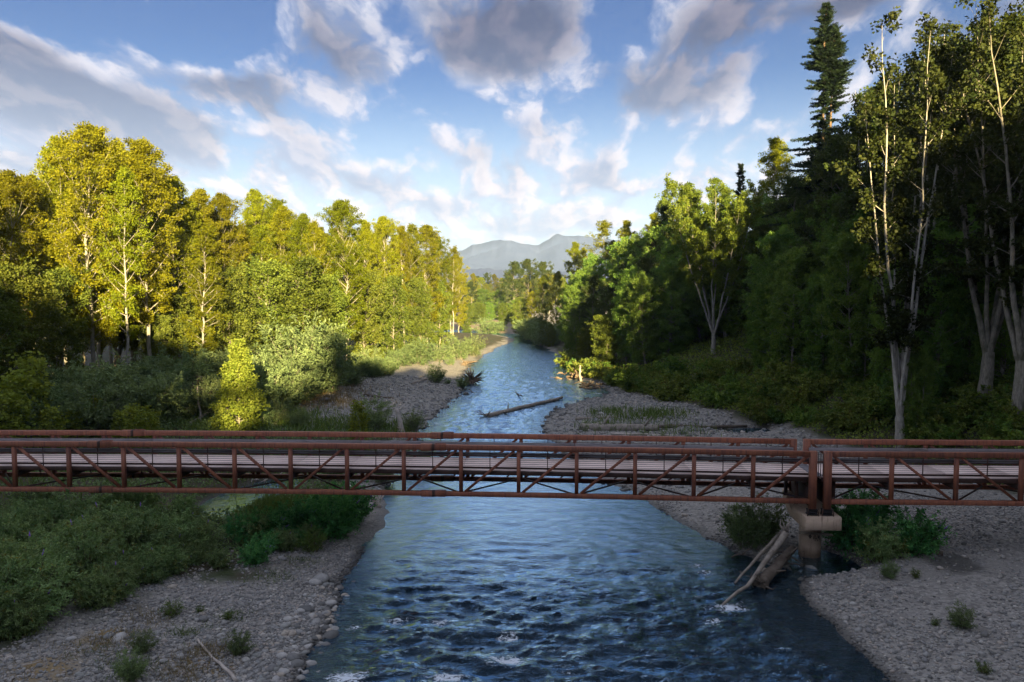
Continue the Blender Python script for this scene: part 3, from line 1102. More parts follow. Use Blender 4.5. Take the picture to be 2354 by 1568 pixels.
DRIFT = "driftwood logs along the river"
wood("river_log", on_plane(1120, 957, .05), on_plane(1292, 914, .25), .30, .19, 'drift', "long grey log lying across the river with its root end downstream", "log", DRIFT, 1, roots=14, root_r=1.5, n=14, amp=.06, stubs=4)
wood("branch_snag", on_plane(1184, 903, -.2), on_plane(1200, 912, .5), .12, .05, 'drift_dark', "small dark branch poking out of the river above the long log", "branch", DRIFT, 2, stubs=5)
wood("branch_snag", on_plane(1093, 905, -.1), on_plane(1076, 893, .35), .10, .04, 'drift_dark', "dark twig drifting at the tip of the left gravel bar", "branch", DRIFT, 3, stubs=5)
pl = hit(1330, 992)
wood("bar_log", lie(1335, 990, .42), lie(1512, 991, .3), .42, .30, 'drift', "thick tan log lying on the right gravel bar just behind the railing", "log", DRIFT, 4, n=12, stubs=3)
wood("bar_log", lie(1495, 990, .24), lie(1716, 984, .16), .24, .13, 'drift_dark', "thin dark log continuing along the right gravel bar towards the brush", "log", DRIFT, 5, n=12, stubs=2)
wood("bar_log", lie(1322, 966, .18), lie(1420, 961, .12), .19, .12, 'drift', "short pale log higher up on the right gravel bar", "log", DRIFT, 6, stubs=1)
wood("bar_log", lie(1345, 985, .14), lie(1395, 973, .10), .14, .08, 'drift_pale', "pale splintered pole resting on the thick tan log", "log", DRIFT, 7, stubs=1)
wood("bar_log", lie(1400, 1001, .1), lie(1560, 1004, .08), .12, .08, 'drift_pale', "thin pale pole lying among grass behind the far railing", "log", DRIFT, 8, stubs=0)
# pier logs
wood("pier_log", on_plane(1748, 1345, .12), on_plane(1822, 1262, .62), .30, .20, 'drift_dark', "thick mossy log with a root ball lying against the pier", "log", "logs jammed against the pier", 9, roots=34, root_r=.55, n=10, stubs=2, amp=.03)
pa = on_plane(1655, 1395, .0)
pm = on_plane(1735, 1330, .42)
pn = on_plane(1772, 1270, 1.0)
pb_ = on_plane(1808, 1225, 1.8)
rng_ = np.random.default_rng(5)
m = MB()
pts = np.concatenate([np.linspace(pa, pm, 5)[:-1], np.linspace(pm, pn, 4)[:-1], np.linspace(pn, pb_, 4)])
pts += rng_.normal(0, .035, pts.shape)
m.tube(pts - pa, np.linspace(.05, .17, len(pts)), 9, True, .06, rng_)
for k in range(7):
    m.tube([pts[-1] - pa, pts[-1] - pa + rng_.normal(0, .12, 3) + np.array([.02, .02, .2]), pts[-1] - pa + rng_.normal(0, .2, 3) + np.array([.05, .05, .38])], [.07, .045, .012], 5)
for k in range(3):
    i = rng_.integers(3, 10)
    m.tube([pts[i] - pa, pts[i] - pa + rng_.normal(0, .15, 3), pts[i] - pa + rng_.normal(0, .3, 3)], [.06, .04, .01], 5)
tag(obj("pier_log", m.mesh("pier_log", M['drift'], True), None, pa), "bent grey forked log trailing into the river from the pier", "log", "logs jammed against the pier")
wood("pier_log", on_plane(1690, 1340, .05), on_plane(1795, 1225, 1.3), .05, .10, 'drift', "slim straight grey log leaning behind the bent one at the pier", "log", "logs jammed against the pier", 11, n=8, stubs=2, amp=.04)
wood("driftwood_branch", on_plane(1685, 1282, .0), on_plane(1725, 1260, .4), .035, .02, 'drift_dark', "thin curved twig at the waterline left of the pier logs", "branch", DRIFT, 12, stubs=3)
q0 = pc + BN * (-.62)
wood("caught_plank", (pc[0] - .80, pc[1] - .60, 1.34), (pc[0] + .86, pc[1] - .66, 1.22), .075, .07, 'drift', "weathered plank caught across the front of the pier column", "plank", None, 13, sides=6, n=4, amp=.01, stubs=0)
wood("bar_log", lie(2052, 1272, .16), lie(2168, 1279, .12), .17, .12, 'drift_dark', "grey log lying under the bushes on the dark right bar", "log", DRIFT, 14, stubs=3)
wood("bar_log", lie(1905, 1238, .1), lie(2040, 1250, .08), .10, .06, 'drift_dark', "slim dark log in the brush directly behind the pier", "log", DRIFT, 15, stubs=3)
wood("bar_branch", hit(1992, 1396) + [0, 0, .05], hit(2002, 1384) + [0, 0, .1], .02, .012, 'drift_pale', "small pale stick lying on the dark right gravel bar", "branch", DRIFT, 16, stubs=1)
# left bank
sn = hit(925, 998)
wood("standing_snag", sn + np.array([0, 0, -.2]), sn + np.array([-.55, .1, 2.35]), .26, .17, 'drift_pale', "pale barkless snag standing at the left shore behind the railing", "snag", None, 17, stubs=2, amp=.02)
rs = hit(1085, 888)
wood("root_wad", rs + np.array([0, 0, .9]), rs + np.array([-.8, 1.6, .6]), .5, .4, 'root', "round tangled root wad at the tip of the left gravel bar", "root wad", None, 18, roots=60, root_r=1.9, n=5, stubs=0)
ft = hit(500, 960)
wood("fallen_tree", ft + np.array([-2.3, 1.0, 2.6]), ft + np.array([3.0, -.5, .35]), .5, .3, 'root', "fallen tree with upturned roots beside the bright young cottonwood", "fallen tree", None, 19, roots=40, root_r=1.5, stubs=4)
wood("leaning_pole", hit(438, 976) + [0, 0, .05], hit(508, 965) + np.array([0, 2, 1.7]), .16, .10, 'drift', "grey pole leaning out of the thicket left of the young cottonwood", "log", DRIFT, 20, stubs=2)
wood("leaning_pole", hit(462, 972) + [0, 0, 0], hit(456, 972) + np.array([-.2, .5, 3.4]), .10, .06, 'drift', "thin upright grey pole left of the young cottonwood", "log", DRIFT, 21, stubs=2)
wood("bar_log", lie(612, 919, .12), lie(660, 908, .16), .15, .17, 'drift_pale', "short pale log in the straw coloured grass on left bank", "log", DRIFT, 22, stubs=1)
wood("bar_log", lie(838, 911, .16), lie(905, 917, .10), .17, .10, 'drift_dark', "dark stick of driftwood on the middle of left gravel bar", "log", DRIFT, 23, stubs=4)
wood("bar_log", lie(948, 884, .2), lie(1005, 868, .25), .2, .24, 'drift', "brown log beside the small willow on left gravel bar", "log", DRIFT, 24, stubs=5)
wood("root_wad", hit(1070, 842) + [0, 0, .5], hit(1090, 838) + [0, 0, .4], .3, .2, 'root', "small dark root wad below the far willow clump on left shore", "root wad", None, 25, roots=24, root_r=1.3, n=4)
st_ = hit(866, 1166)
wood("stump", st_ + np.array([.1, 0, -.2]), st_ + np.array([-.22, .05, .72]), .24, .14, 'drift_pale', "pale broken stump at the water's edge under the bridge", "stump", None, 26, stubs=4, n=5)
br = hit(462, 1478)
wood("fallen_branch", br + [0, 0, .12], hit(542, 1572) + [0, 0, .05], .035, .065, 'drift_pale', "crooked bare pale branch lying on the lower left gravel bar", "branch", DRIFT, 27, n=12, amp=.05, stubs=5)
for k, (vx_, vy_, lb) in enumerate(((118, 1516, "tangle of bare twigs in the bottom left corner"), (590, 1112, "tangle of pale drift twigs by the side channel under the bridge"), (1320, 872, "heap of dark drift roots on the right shore above the long log"),
                                    (1362, 893, "low jumble of driftwood where the right bar begins"), (1808, 1292, "tangle of broken branches wedged behind the pier logs"))):
    rng_ = np.random.default_rng(300 + k)
    base = hit(vx_, vy_)
    sc = (.7, 1.3, 2.6, 2.3, 1.1)[k]
    m = MB()
    for i in range((10, 22, 46, 34, 30)[k]):
        c = rng_.normal(0, 1, 3) * np.array([.5, .4, .16]) * sc
        c[2] = abs(c[2]) + .03
        d = rng_.normal(0, 1, 3) * np.array([1, 1, .45])
        d /= np.linalg.norm(d)
        L = sc * rng_.uniform(.3, .9)
        r = sc * rng_.uniform(.008, .035 if k in (0, 1, 4) else .09)
        m.tube([c - d * L / 2, c + rng_.normal(0, .06, 3) * sc, c + d * L / 2], [r, r * .85, r * .4], 6)
    tag(obj("driftwood_pile", m.mesh("driftwood_pile", M[('drift_pale', 'drift_pale', 'root', 'drift_dark', 'drift_dark')[k]], True), None, base), lb, "driftwood pile")
pw_ = hit(1332, 880)
wood("standing_snag", pw_ + np.array([.3, 0, 0]), pw_ + np.array([.1, .1, 2.6]), .2, .13, 'drift', "broken grey post of a dead tree above the right drift heap", "snag", None, 31, stubs=3)

# ------------------------------------------------------------------ stones
ICO_V = []
gr = (1 + 5 ** .5) / 2
for a, b in ((-1, gr), (1, gr), (-1, -gr), (1, -gr)):
    ICO_V.append((a, b, 0))
for a, b in ((-1, gr), (1, gr), (-1, -gr), (1, -gr)):
    ICO_V.append((0, a, b))
for a, b in ((gr, -1), (gr, 1), (-gr, -1), (-gr, 1)):
    ICO_V.append((a, 0, b))
ICO_V = np.array(ICO_V) / np.linalg.norm([1, gr])
ICO_F = np.array([(0, 11, 5), (0, 5, 1), (0, 1, 7), (0, 7, 10), (0, 10, 11), (1, 5, 9), (5, 11, 4), (11, 10, 2), (10, 7, 6), (7, 1, 8),
                  (3, 9, 4), (3, 4, 2), (3, 2, 6), (3, 6, 8), (3, 8, 9), (4, 9, 5), (2, 4, 11), (6, 2, 10), (8, 6, 7), (9, 8, 1)])


def stone_field(n, region, size, rng, ymin, ymax, xmin, xmax, dens=None):
    out = []
    tot = 0
    while tot < n:
        y = ymin + (ymax - ymin) * rng.random(n * 2) ** (1.0)
        x = rng.uniform(xmin, xmax, n * 2)
        k = np.abs(x) < .66 * y + 1.5
        x, y = x[k], y[k]
        z, d, d2, e = ground(x, y, True)
        p = region(x, y, d, d2, e)
        ok = rng.random(len(x)) < p
        s = size * np.exp(rng.normal(0, .42, ok.sum()))
        out.append(np.stack([x[ok], y[ok], z[ok], s, d[ok]], 1))
        tot += ok.sum()
        if len(out) > 60:
            break
    return np.concatenate(out)[:n]


def build_stones(S, rng):
    n = len(S)
    sc = S[:, 3:4] * np.stack([rng.uniform(.8, 1.35, n), rng.uniform(.7, 1.05, n), rng.uniform(.42, .72, n)], 1)
    a = rng.uniform(0, 2 * math.pi, n)
    ca, sa = np.cos(a), np.sin(a)
    V = ICO_V[None] * sc[:, None, :] * (1 + rng.normal(0, .07, (n, 12, 1)))
    X = V[..., 0] * ca[:, None] - V[..., 1] * sa[:, None]
    Y = V[..., 0] * sa[:, None] + V[..., 1] * ca[:, None]
    tl = rng.normal(0, .18, (n, 1))
    Z = V[..., 2] + X * tl
    V = np.stack([X + S[:, 0:1], Y + S[:, 1:2], Z + S[:, 2:3] + sc[:, 2:3] * .35], 2).reshape(-1, 3)
    T = (ICO_F[None] + (np.arange(n) * 12)[:, None, None]).reshape(-1, 3)
    wet = np.repeat(sstep(S[:, 4], .55, .05), 12)
    return V, T, wet


rs_ = np.random.default_rng(12)


def reg_left(x, y, d, d2, e):
    return (d > -1.2) * (x < 4) * (1 - veg_field(x, y, d, d2, e) * .86) * np.where(d < 0, .25, 1) * (.3 + .7 * sstep(d, 5, .5)) * (.25 + .75 * sstep(fbm(x * .4, y * .4, 62, 3), .36, .52))


def reg_right(x, y, d, d2, e):
    return (d > -.9) * (x > 4) * (1 - sstep(e, -1.5, 1.5)) * np.where(d < 0, .2, .8) * (.12 + .88 * sstep(fbm(x * .22, y * .22, 61, 3), .40, .56))


def reg_mid(x, y, d, d2, e):
    return (d > -.6) * (1 - veg_field(x, y, d, d2, e)) * np.where(d < 0, .4, 1)


def reg_bed(x, y, d, d2, e):
    return (d < -1.0) * .5


f1_ = stone_field(26000, reg_left, .046, rs_, 23, 41, -18, 2)
f2_ = stone_field(13000, reg_right, .050, rs_, 23, 52, 9, 34)
f3_ = stone_field(10000, reg_mid, .11, rs_, 52, 120, -24, 26)
f4_ = stone_field(1200, reg_bed, .16, rs_, 22, 40, -8, 16)
f5_ = stone_field(260, lambda x, y, d, d2, e: (np.abs(d - .9) < 1.5) * (x < 4) * 1.0, .115, rs_, 24, 36, -9, 0)
# the largest ones nearest the camera are picked out one by one
near = f5_[np.argsort(-f5_[:, 3])]
big = np.concatenate([near, f1_[np.argsort(-f1_[:, 3] / f1_[:, 1])][:40]])
rest1 = f1_[np.argsort(-f1_[:, 3] / f1_[:, 1])][40:]
protos = []
for k in range(6):
    rk = np.random.default_rng(900 + k)
    v = ICO_V * np.array([1.15, .88, .58]) * (1 + rk.normal(0, .08, (12, 1)))
    # one subdivision for a rounder cobble
    E_, V2, T2 = {}, list(map(tuple, v)), []
    def midp(i, j):
        key = (min(i, j), max(i, j))
        if key not in E_:
            p = (np.array(V2[i]) + np.array(V2[j])) / 2 * 1.10
            V2.append(tuple(p))
            E_[key] = len(V2) - 1
        return E_[key]
    for (i, j, l) in ICO_F:
        a, b, c = midp(i, j), midp(j, l), midp(l, i)
        T2 += [(i, a, c), (a, j, b), (c, b, l), (a, b, c)]
    protos.append(np.array(V2))
    PT2 = np.array(T2)
stone_cols = []
sm_variants = []
for k in range(6):
    c = [(.20, .195, .185), (.33, .32, .30), (.45, .43, .40), (.27, .27, .25), (.40, .35, .29), (.15, .148, .14)][k]
    sm_variants.append(flat_mat("cobble_%d" % k, tuple(x * .85 for x in c), tuple(x * 1.15 for x in c), 6.0, .8))
pm_ = [[mesh_np("stone", protos[k], None, PT2, sm_variants[(k + j * 2) % 6], True) for j in range(3)] for k in range(6)]
for s in big[:300]:
    o = bpy.data.objects.new("stone", pm_[rs_.integers(6)][rs_.integers(3)])
    COL.objects.link(o)
    o.parent = ground_o
    o.location = (s[0], s[1], s[2] + s[3] * .2)
    o.rotation_euler = (rs_.normal(0, .12), rs_.normal(0, .12), rs_.uniform(0, 6.28))
    o.scale = (s[3],) * 3
for nm, S, lb in (("gravel", np.concatenate([rest1]), "loose grey river cobbles on the lower left gravel bar"),
                  ("gravel", f2_, "loose grey cobbles on the dark gravel bar at right"),
                  ("gravel", f3_, "grey cobbles on the gravel bars upstream of the bridge"),
                  ("riverbed_stones", f4_, "brown stones on the riverbed seen through the water")):
    V, T, wt = build_stones(S, rs_)
    o = obj(nm, mesh_np(nm, V, None, T, M['stone'], True, dict(wet=wt)))
    tag(o, lb, None, None, "stuff")


def boulder(vx, vy, r, lb, mat):
    p = hit(vx, vy)
    k = rs_.integers(6)
    me = mesh_np("boulder", protos[k] * r, None, PT2, mat, True)
    o = obj("boulder", me, None, (p[0], p[1], max(p[2], -.05) + r * .18))
    tag(o, lb, "boulder")


boulder(758, 1432, .21, "round pinkish boulder standing in the shallows by left bar", sm_variants[4])
boulder(712, 1528, .17, "pale grey boulder near the bottom of left shore", sm_variants[2])
boulder(648, 1512, .22, "large pale boulder on the gravel near the bottom edge", sm_variants[2])
boulder(672, 1520, .17, "smaller grey boulder touching the large pale one", sm_variants[1])
boulder(1962, 1392, .15, "pale grey boulder on the lower right shoreline", sm_variants[2])
boulder(1758, 1322, .25, "reddish rock behind the pier logs", sm_variants[4])

# ------------------------------------------------------------------ plants: generators
def unit(v):
    return v / (np.linalg.norm(v, axis=-1, keepdims=True) + 1e-9)


def leaf_mesh(name, C, D, L, W, tint, mat, rng, up=.35, fold=.3):
    n = len(C)
    D = unit(D)
    Nn = rng.normal(0, 1, (n, 3)) + np.array([0, 0, up * 2])
    S = unit(np.cross(D, Nn))
    Nn = np.cross(S, D)
    L = np.broadcast_to(L, (n,))[:, None]
    W = np.broadcast_to(W, (n,))[:, None]
    a = C
    b = C + D * L * .48 + S * W * .5 + Nn * W * fold
    c = C + D * L
    d = C + D * L * .48 - S * W * .5 + Nn * W * fold
    V = np.stack([a, b, c, d], 1).reshape(-1, 3)
    Q = np.arange(4 * n).reshape(n, 4)
    return mesh_np(name, V, Q, None, mat, False, dict(tint=np.repeat(np.clip(tint, 0, 1), 4)))


def clusters_to_leaves(K, O, rc, per, rng, droop=.35, flat=.75):
    m = len(K)
    per = np.broadcast_to(per, (m,)).astype(int)
    idx = np.repeat(np.arange(m), per)
    n = len(idx)
    rc = np.broadcast_to(rc, (m,))[idx][:, None]
    off = rng.normal(0, 1, (n, 3))
    off = off / (np.linalg.norm(off, axis=1, keepdims=True)) * (rng.random((n, 1)) ** .45)
    C = K[idx] + off * rc * np.array([1, 1, flat])
    D = rng.normal(0, .7, (n, 3)) + O[idx] * .7 + off * .5 + np.array([0, 0, -droop])
    ct = rng.normal(0, 1, m)[idx]
    tint = .5 + .20 * ct + .12 * rng.normal(0, 1, n)
    return C, D, tint


def curve_branch(p, d, L, n, rng, lift=.3, jit=.06):
    pts = [np.array(p, float)]
    d = np.array(d, float)
    for i in range(n - 1):
        d = unit(d + np.array([0, 0, lift / n]) + rng.normal(0, jit, 3))
        pts.append(pts[-1] + d * L / (n - 1))
    return np.array(pts)


def gen_broadleaf(key, H, rng, R=4.5, base=.18, nprim=70, stems=1, leafL=.30, leafW=.20, rc=.55, per=28, el=(25, 62), prof='ovate', bark='bark_grey', leaf='cotton',
                  lean=.03, r0=.30, sec=5, limbs=True, fork=None, droop=.35, clump_gap=0.0):
    wood_m = MB()
    K, O = [], []
    axes = []
    if fork is None:
        for s in range(stems):
            sp = 0 if stems == 1 else R * .25
            a = rng.uniform(0, 6.28)
            p0 = np.array([math.cos(a) * sp * .6, math.sin(a) * sp * .6, -.4])
            p1 = np.array([math.cos(a) * sp * 1.6 + rng.normal(0, lean * H * .5), math.sin(a) * sp * 1.6 + rng.normal(0, lean * H * .5), H * (1 if s == 0 else rng.uniform(.75, .95))])
            pts = wobble(p0, p1, 14, H * .006, rng)
            rr = r0 * (1 - np.linspace(0, 1, 14) ** .9 * .94) * (1 if s == 0 else .7)
            rr[0] *= 1.35
            wood_m.tube(pts, rr, 8, False, .04, rng)
            axes.append((pts, rr, base, 1.0 if s == 0 else .7, nprim if s == 0 else nprim // 2))
    else:
        # a short trunk that divides into several ascending limbs
        fz, nl, spread_ = fork
        p0 = np.array([0, 0, -.4])
        pf = np.array([rng.normal(0, .2), rng.normal(0, .2), fz])
        tr = wobble(p0, pf, 7, .05, rng)
        wood_m.tube(tr, np.linspace(r0 * 1.3, r0 * .95, 7), 10, False, .05, rng)
        for k in range(nl):
            a = 6.28 * k / nl + rng.uniform(-.4, .4)
            top = H * rng.uniform(.82, 1.0)
            sp = spread_ * rng.uniform(.6, 1.15)
            st = tr[-2] + (tr[-1] - tr[-2]) * rng.uniform(0, 1)
            mid_ = st + np.array([math.cos(a) * sp * .45, math.sin(a) * sp * .45, (top - fz) * .38])
            en = np.array([math.cos(a) * sp, math.sin(a) * sp, top])
            t = np.linspace(0, 1, 14)[:, None]
            pts = (1 - t) ** 2 * st + 2 * t * (1 - t) * mid_ + t * t * en
            pts += np.cumsum(rng.normal(0, .09, pts.shape), 0) * np.minimum(1, t * 4)
            rr = r0 * rng.uniform(.42, .60) * (1 - np.linspace(0, 1, 14) * .92)
            wood_m.tube(pts, rr, 7, False, .04, rng)
            axes.append((pts, rr, base, .8, nprim // nl))
    for pts, rr, cb, sc, npm in axes:
        seg = np.linspace(0, 1, len(pts))
        ga = rng.uniform(0, 6.28)
        for i in range(npm):
            f = (i + rng.uniform(0, 1)) / npm
            t = cb + (0.985 - cb) * f
            p = np.array([np.interp(t, seg, pts[:, c]) for c in range(3)])
            rad = np.interp(t, seg, rr)
            ga += 2.4 + rng.normal(0, .35)
            if prof == 'ovate':
                pr = (math.sin(math.pi * min(1, (f * .90 + .10)) ** .85)) ** .65
            elif prof == 'round':
                pr = math.sqrt(max(.05, 1 - (2 * f - .85) ** 2 * .9))
            elif prof == 'cone':
                pr = (1 - f) ** .8 + .06
            elif prof == 'vase':
                pr = .35 + .65 * math.sin(math.pi * min(1, f * .8 + .12))
            else:
                pr = 1
            e_ = math.radians(el[0] + (el[1] - el[0]) * f + rng.normal(0, 6))
            L = max(.4, R * sc * pr * rng.uniform(.72, 1.15)) / max(.55, math.cos(e_)) * .92
            d = np.array([math.cos(ga) * math.cos(e_), math.sin(ga) * math.cos(e_), math.sin(e_)])
            if clump_gap and rng.random() < clump_gap:
                L *= .45
            bp = curve_branch(p, d, L, 5, rng, .25)
            br_ = min(rad * .5, .02 + L * .014)
            if limbs:
                wood_m.tube(bp, [br_, br_ * .75, br_ * .5, br_ * .3, br_ * .1], 5, False)
            out = unit(np.array([d[0], d[1], .2]))
            for u_ in (.62, .82, 1.0):
                q = np.array([np.interp(u_, np.linspace(0, 1, 5), bp[:, c]) for c in range(3)])
                K.append(q + rng.normal(0, .15, 3))
                O.append(out)
            for j in range(sec):
                u_ = rng.uniform(.28, .98)
                q = np.array([np.interp(u_, np.linspace(0, 1, 5), bp[:, c]) for c in range(3)])
                sd = unit(d * .6 + rng.normal(0, .65, 3) + np.array([0, 0, .15]))
                sl = L * rng.uniform(.22, .48) * (1.15 - u_ * .5)
                if limbs and sl > .8:
                    wood_m.tube([q, q + sd * sl * .9], [br_ * .4, br_ * .08], 3, False)
                for w_ in (.55, 1.0):
                    K.append(q + sd * sl * w_ + rng.normal(0, .12, 3))
                    O.append(sd)
    K, O = np.array(K), np.array(O)
    pk = np.maximum(1, rng.poisson(per, len(K)))
    C, D, ti = clusters_to_leaves(K, O, rc * rng.uniform(.7, 1.3, len(K)), pk, rng, droop)
    n = len(C)
    s = rng.uniform(.7, 1.25, n)
    lm = leaf_mesh(key + "_crown", C, D, leafL * s, leafW * s, ti, M[leaf], rng)
    wm = wood_m.mesh(key + "_trunk", M[bark], True)
    return dict(H=H, trunk=wm, crown=lm, n=n)


def gen_conifer(key, H, rng, R=4.0, base=.12, density=None, twin=0.0, r0=.42, leaf='needle', step=.44, droop=.34, bark='bark_brown'):
    wm = MB()
    C, D, TI, LL = [], [], [], []
    stems = [(0, 0, 1.0)] + ([(twin, .3, .93)] if twin else [])
    for sx, sy, sh in stems:
        p = wobble((sx * .6, sy, -.4), (sx, sy, H * sh), 14, H * .003, rng)
        rr = r0 * (1 - np.linspace(0, 1, 14) * .95)
        wm.tube(p, rr, 8, False, .04, rng)
        z = H * base
        while z < H * sh * .995:
            t = z / (H * sh)
            dn = density(t) if density else 1.0
            nb = rng.poisson(5.2 * dn)
            wl = rng.uniform(.38, 1.2)
            for k in range(nb):
                a = rng.uniform(0, 6.28)
                L = R * ((1 - t) ** .75 + .05) * wl * rng.uniform(.6, 1.2) * (.45 + .55 * min(1, dn))
                e_ = math.radians(-8 + 40 * t ** 2 + rng.normal(0, 8))
                d = np.array([math.cos(a) * math.cos(e_), math.sin(a) * math.cos(e_), math.sin(e_)])
                zc = min(H * sh * .99, z + rng.normal(0, .3))
                c = np.array([np.interp(zc, p[:, 2], p[:, i]) for i in range(3)])
                n = max(4, int(L / .25))
                u = np.linspace(0, 1, n)[:, None]
                bp = c + d * L * u + np.array([0, 0, -1]) * droop * L * (u ** 1.6) * (1 - .55 * u)
                wm.tube(bp[[0, n // 2, -1]], [.035 + L * .006, .02, .006], 4, False)
                sd = np.array([-d[1], d[0], 0])
                for i in range(1, n):
                    m = 10
                    for s_ in (-1, 1):
                        q = bp[i] + rng.normal(0, .07, (m, 3))
                        C.append(q)
                        D.append(unit(d * .75 + sd * s_ * rng.uniform(.3, .9) + np.array([0, 0, -.25])) + rng.normal(0, .28, (m, 3)))
                        LL.append(np.full(m, (.28 + .42 * (1 - u[i, 0])) * min(1.0, .5 + L * .2)))
                        TI.append(np.full(m, .5 + rng.normal(0, .2)) + rng.normal(0, .12, m))
            z += step * rng.uniform(.7, 1.3) * (.55 + .45 * (1 - t) + .1)
    C, D, TI, LL = np.concatenate(C), np.concatenate(D), np.concatenate(TI), np.concatenate(LL)
    lm = leaf_mesh(key + "_crown", C, D, LL, LL * .34, TI, M[leaf], rng, .5, .15)
    return dict(H=H, trunk=wm.mesh(key + "_trunk", M[bark], True), crown=lm, n=len(C))


def gen_shrub(key, H, rng, R=1.4, stems=26, twigs=7, per=16, L=.14, W=.045, leaf='bush', arch=.5, bark='bark_brown', low=.12, flowers=0, upright=.8):
    wm, fl = MB(), MB()
    C, D, TI = [], [], []
    for s in range(stems):
        a = rng.uniform(0, 6.28)
        rr = R * math.sqrt(rng.random())
        b = np.array([math.cos(a) * rr * .30, math.sin(a) * rr * .30, -.08])
        hh = H * rng.uniform(.45, 1.12) * (1 - .30 * (rr / R) ** 2)
        tip = np.array([math.cos(a) * rr, math.sin(a) * rr, hh])
        midp_ = b + (tip - b) * .5 + np.array([0, 0, hh * .16 * upright]) - np.array([math.cos(a), math.sin(a), 0]) * rr * .12
        t = np.linspace(0, 1, 7)[:, None]
        pts = (1 - t) ** 2 * b + 2 * t * (1 - t) * midp_ + t * t * tip
        pts += rng.normal(0, .02 * H, pts.shape) * t
        wm.tube(pts, np.linspace(.012 * H ** .6, .003, 7), 4, False)
        st = rng.normal(0, 1)
        seg = np.linspace(0, 1, 7)
        for k in range(twigs + 1):
            u = 1.0 if k == twigs else rng.uniform(low, .98)
            q = np.array([np.interp(u, seg, pts[:, c]) for c in range(3)])
            td = unit(unit(tip - b) * (.5 if k < twigs else 1.0) + rng.normal(0, .55 if k < twigs else .2, 3) + np.array([math.cos(a), math.sin(a), .25]) * .35)
            tl = H * rng.uniform(.12, .34)
            n = per
            v = rng.uniform(.05, 1, (n, 1))
            cc = q + td * tl * v + np.array([0, 0, -1]) * arch * tl * v * v * .5 + rng.normal(0, .03 * H ** .5, (n, 3))
            C.append(cc)
            D.append(td * .5 + rng.normal(0, .55, (n, 3)) + np.array([0, 0, -.25 * arch]))
            TI.append(.5 + .16 * st + .16 * rng.normal() + .14 * rng.normal(0, 1, n))
        if s < flowers:
            d = unit(tip - midp_) + np.array([0, 0, .2])
            fl.tube([pts[-1], pts[-1] + d * .10, pts[-1] + d * .30], [.03, .042, .008], 6)
    C, D, TI = np.concatenate(C), np.concatenate(D), np.concatenate(TI)
    n = len(C)
    s = rng.uniform(.65, 1.3, n)
    lm = leaf_mesh(key + "_foliage", C, D, L * s, W * s, TI, M[leaf], rng, .5, .25)
    r = dict(H=H, trunk=wm.mesh(key + "_stems", M[bark], True), crown=lm, n=n)
    if flowers:
        r['flowers'] = fl.mesh(key + "_flowers", M['flower'], True)
    return r


def R_(s):
    return np.random.default_rng(s)


PROTO = {}
PROTO['cotA'] = gen_broadleaf('cotA', 28, R_(1), R=4.2, base=.22, nprim=70, per=44, leafL=.21, leafW=.15, rc=.5, bark='bark_pale', r0=.26)
PROTO['cotB'] = gen_broadleaf('cotB', 28, R_(2), R=3.5, base=.30, nprim=60, per=42, leafL=.21, leafW=.14, rc=.48, el=(35, 68), bark='bark_pale', r0=.24, clump_gap=.25)
PROTO['cotC'] = gen_broadleaf('cotC', 26, R_(3), R=4.5, base=.14, nprim=68, per=42, leafL=.21, leafW=.15, rc=.52, el=(15, 58), bark='bark_grey', r0=.26, leaf='cotton', clump_gap=.15)
PROTO['cotS'] = gen_broadleaf('cotS', 26, R_(4), R=3.4, base=.30, nprim=46, per=22, leafL=.21, leafW=.14, rc=.45, el=(30, 60), bark='bark_pale', r0=.22, clump_gap=.35, leaf='cotton')
PROTO['aldA'] = gen_broadleaf('aldA', 14, R_(5), R=3.6, base=.08, nprim=46, per=22, stems=2, prof='round', leaf='alder', leafL=.26, leafW=.17, rc=.5, el=(10, 60), r0=.16)
PROTO['aldB'] = gen_broadleaf('aldB', 14, R_(6), R=3.9, base=.10, nprim=50, per=22, stems=3, prof='round', leaf='alder', leafL=.26, leafW=.17, rc=.5, el=(5, 62), r0=.15)
PROTO['grnA'] = gen_broadleaf('grnA', 18, R_(7), R=4.3, base=.10, nprim=56, per=34, stems=2, prof='round', leaf='maple', leafL=.24, leafW=.18, rc=.50, el=(5, 58), r0=.22)
PROTO['grnB'] = gen_broadleaf('grnB', 18, R_(8), R=4.8, base=.06, nprim=60, per=34, stems=2, prof='round', leaf='maple', leafL=.24, leafW=.18, rc=.50, el=(0, 55), r0=.22)
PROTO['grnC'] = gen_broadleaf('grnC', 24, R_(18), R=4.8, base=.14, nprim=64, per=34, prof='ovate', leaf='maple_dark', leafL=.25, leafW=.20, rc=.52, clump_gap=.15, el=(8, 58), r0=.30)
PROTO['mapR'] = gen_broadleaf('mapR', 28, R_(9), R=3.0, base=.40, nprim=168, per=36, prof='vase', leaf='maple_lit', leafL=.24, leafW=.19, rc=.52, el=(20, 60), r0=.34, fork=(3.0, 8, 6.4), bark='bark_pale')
PROTO['mapA'] = gen_broadleaf('mapA', 32, R_(10), R=2.6, base=.24, nprim=96, per=15, prof='vase', leaf='maple_shaded', leafL=.27, leafW=.23, rc=.50, el=(25, 60), r0=.33, fork=(2.6, 7, 4.0), bark='bark_white', sec=4)
PROTO['mapB'] = gen_broadleaf('mapB', 34, R_(11), R=3.2, base=.26, nprim=108, per=17, prof='vase', leaf='maple_shaded', leafL=.27, leafW=.23, rc=.50, el=(20, 60), r0=.48, fork=(5.5, 6, 5.6), bark='bark_grey', sec=4)
PROTO['firT'] = gen_conifer('firT', 42, R_(12), R=7.8, base=.10, twin=1.0, density=lambda t: 1.5 if t > .80 else (.42 if t > .58 else 1.1))
PROTO['firA'] = gen_conifer('firA', 24, R_(13), R=4.2, base=.10, r0=.3)
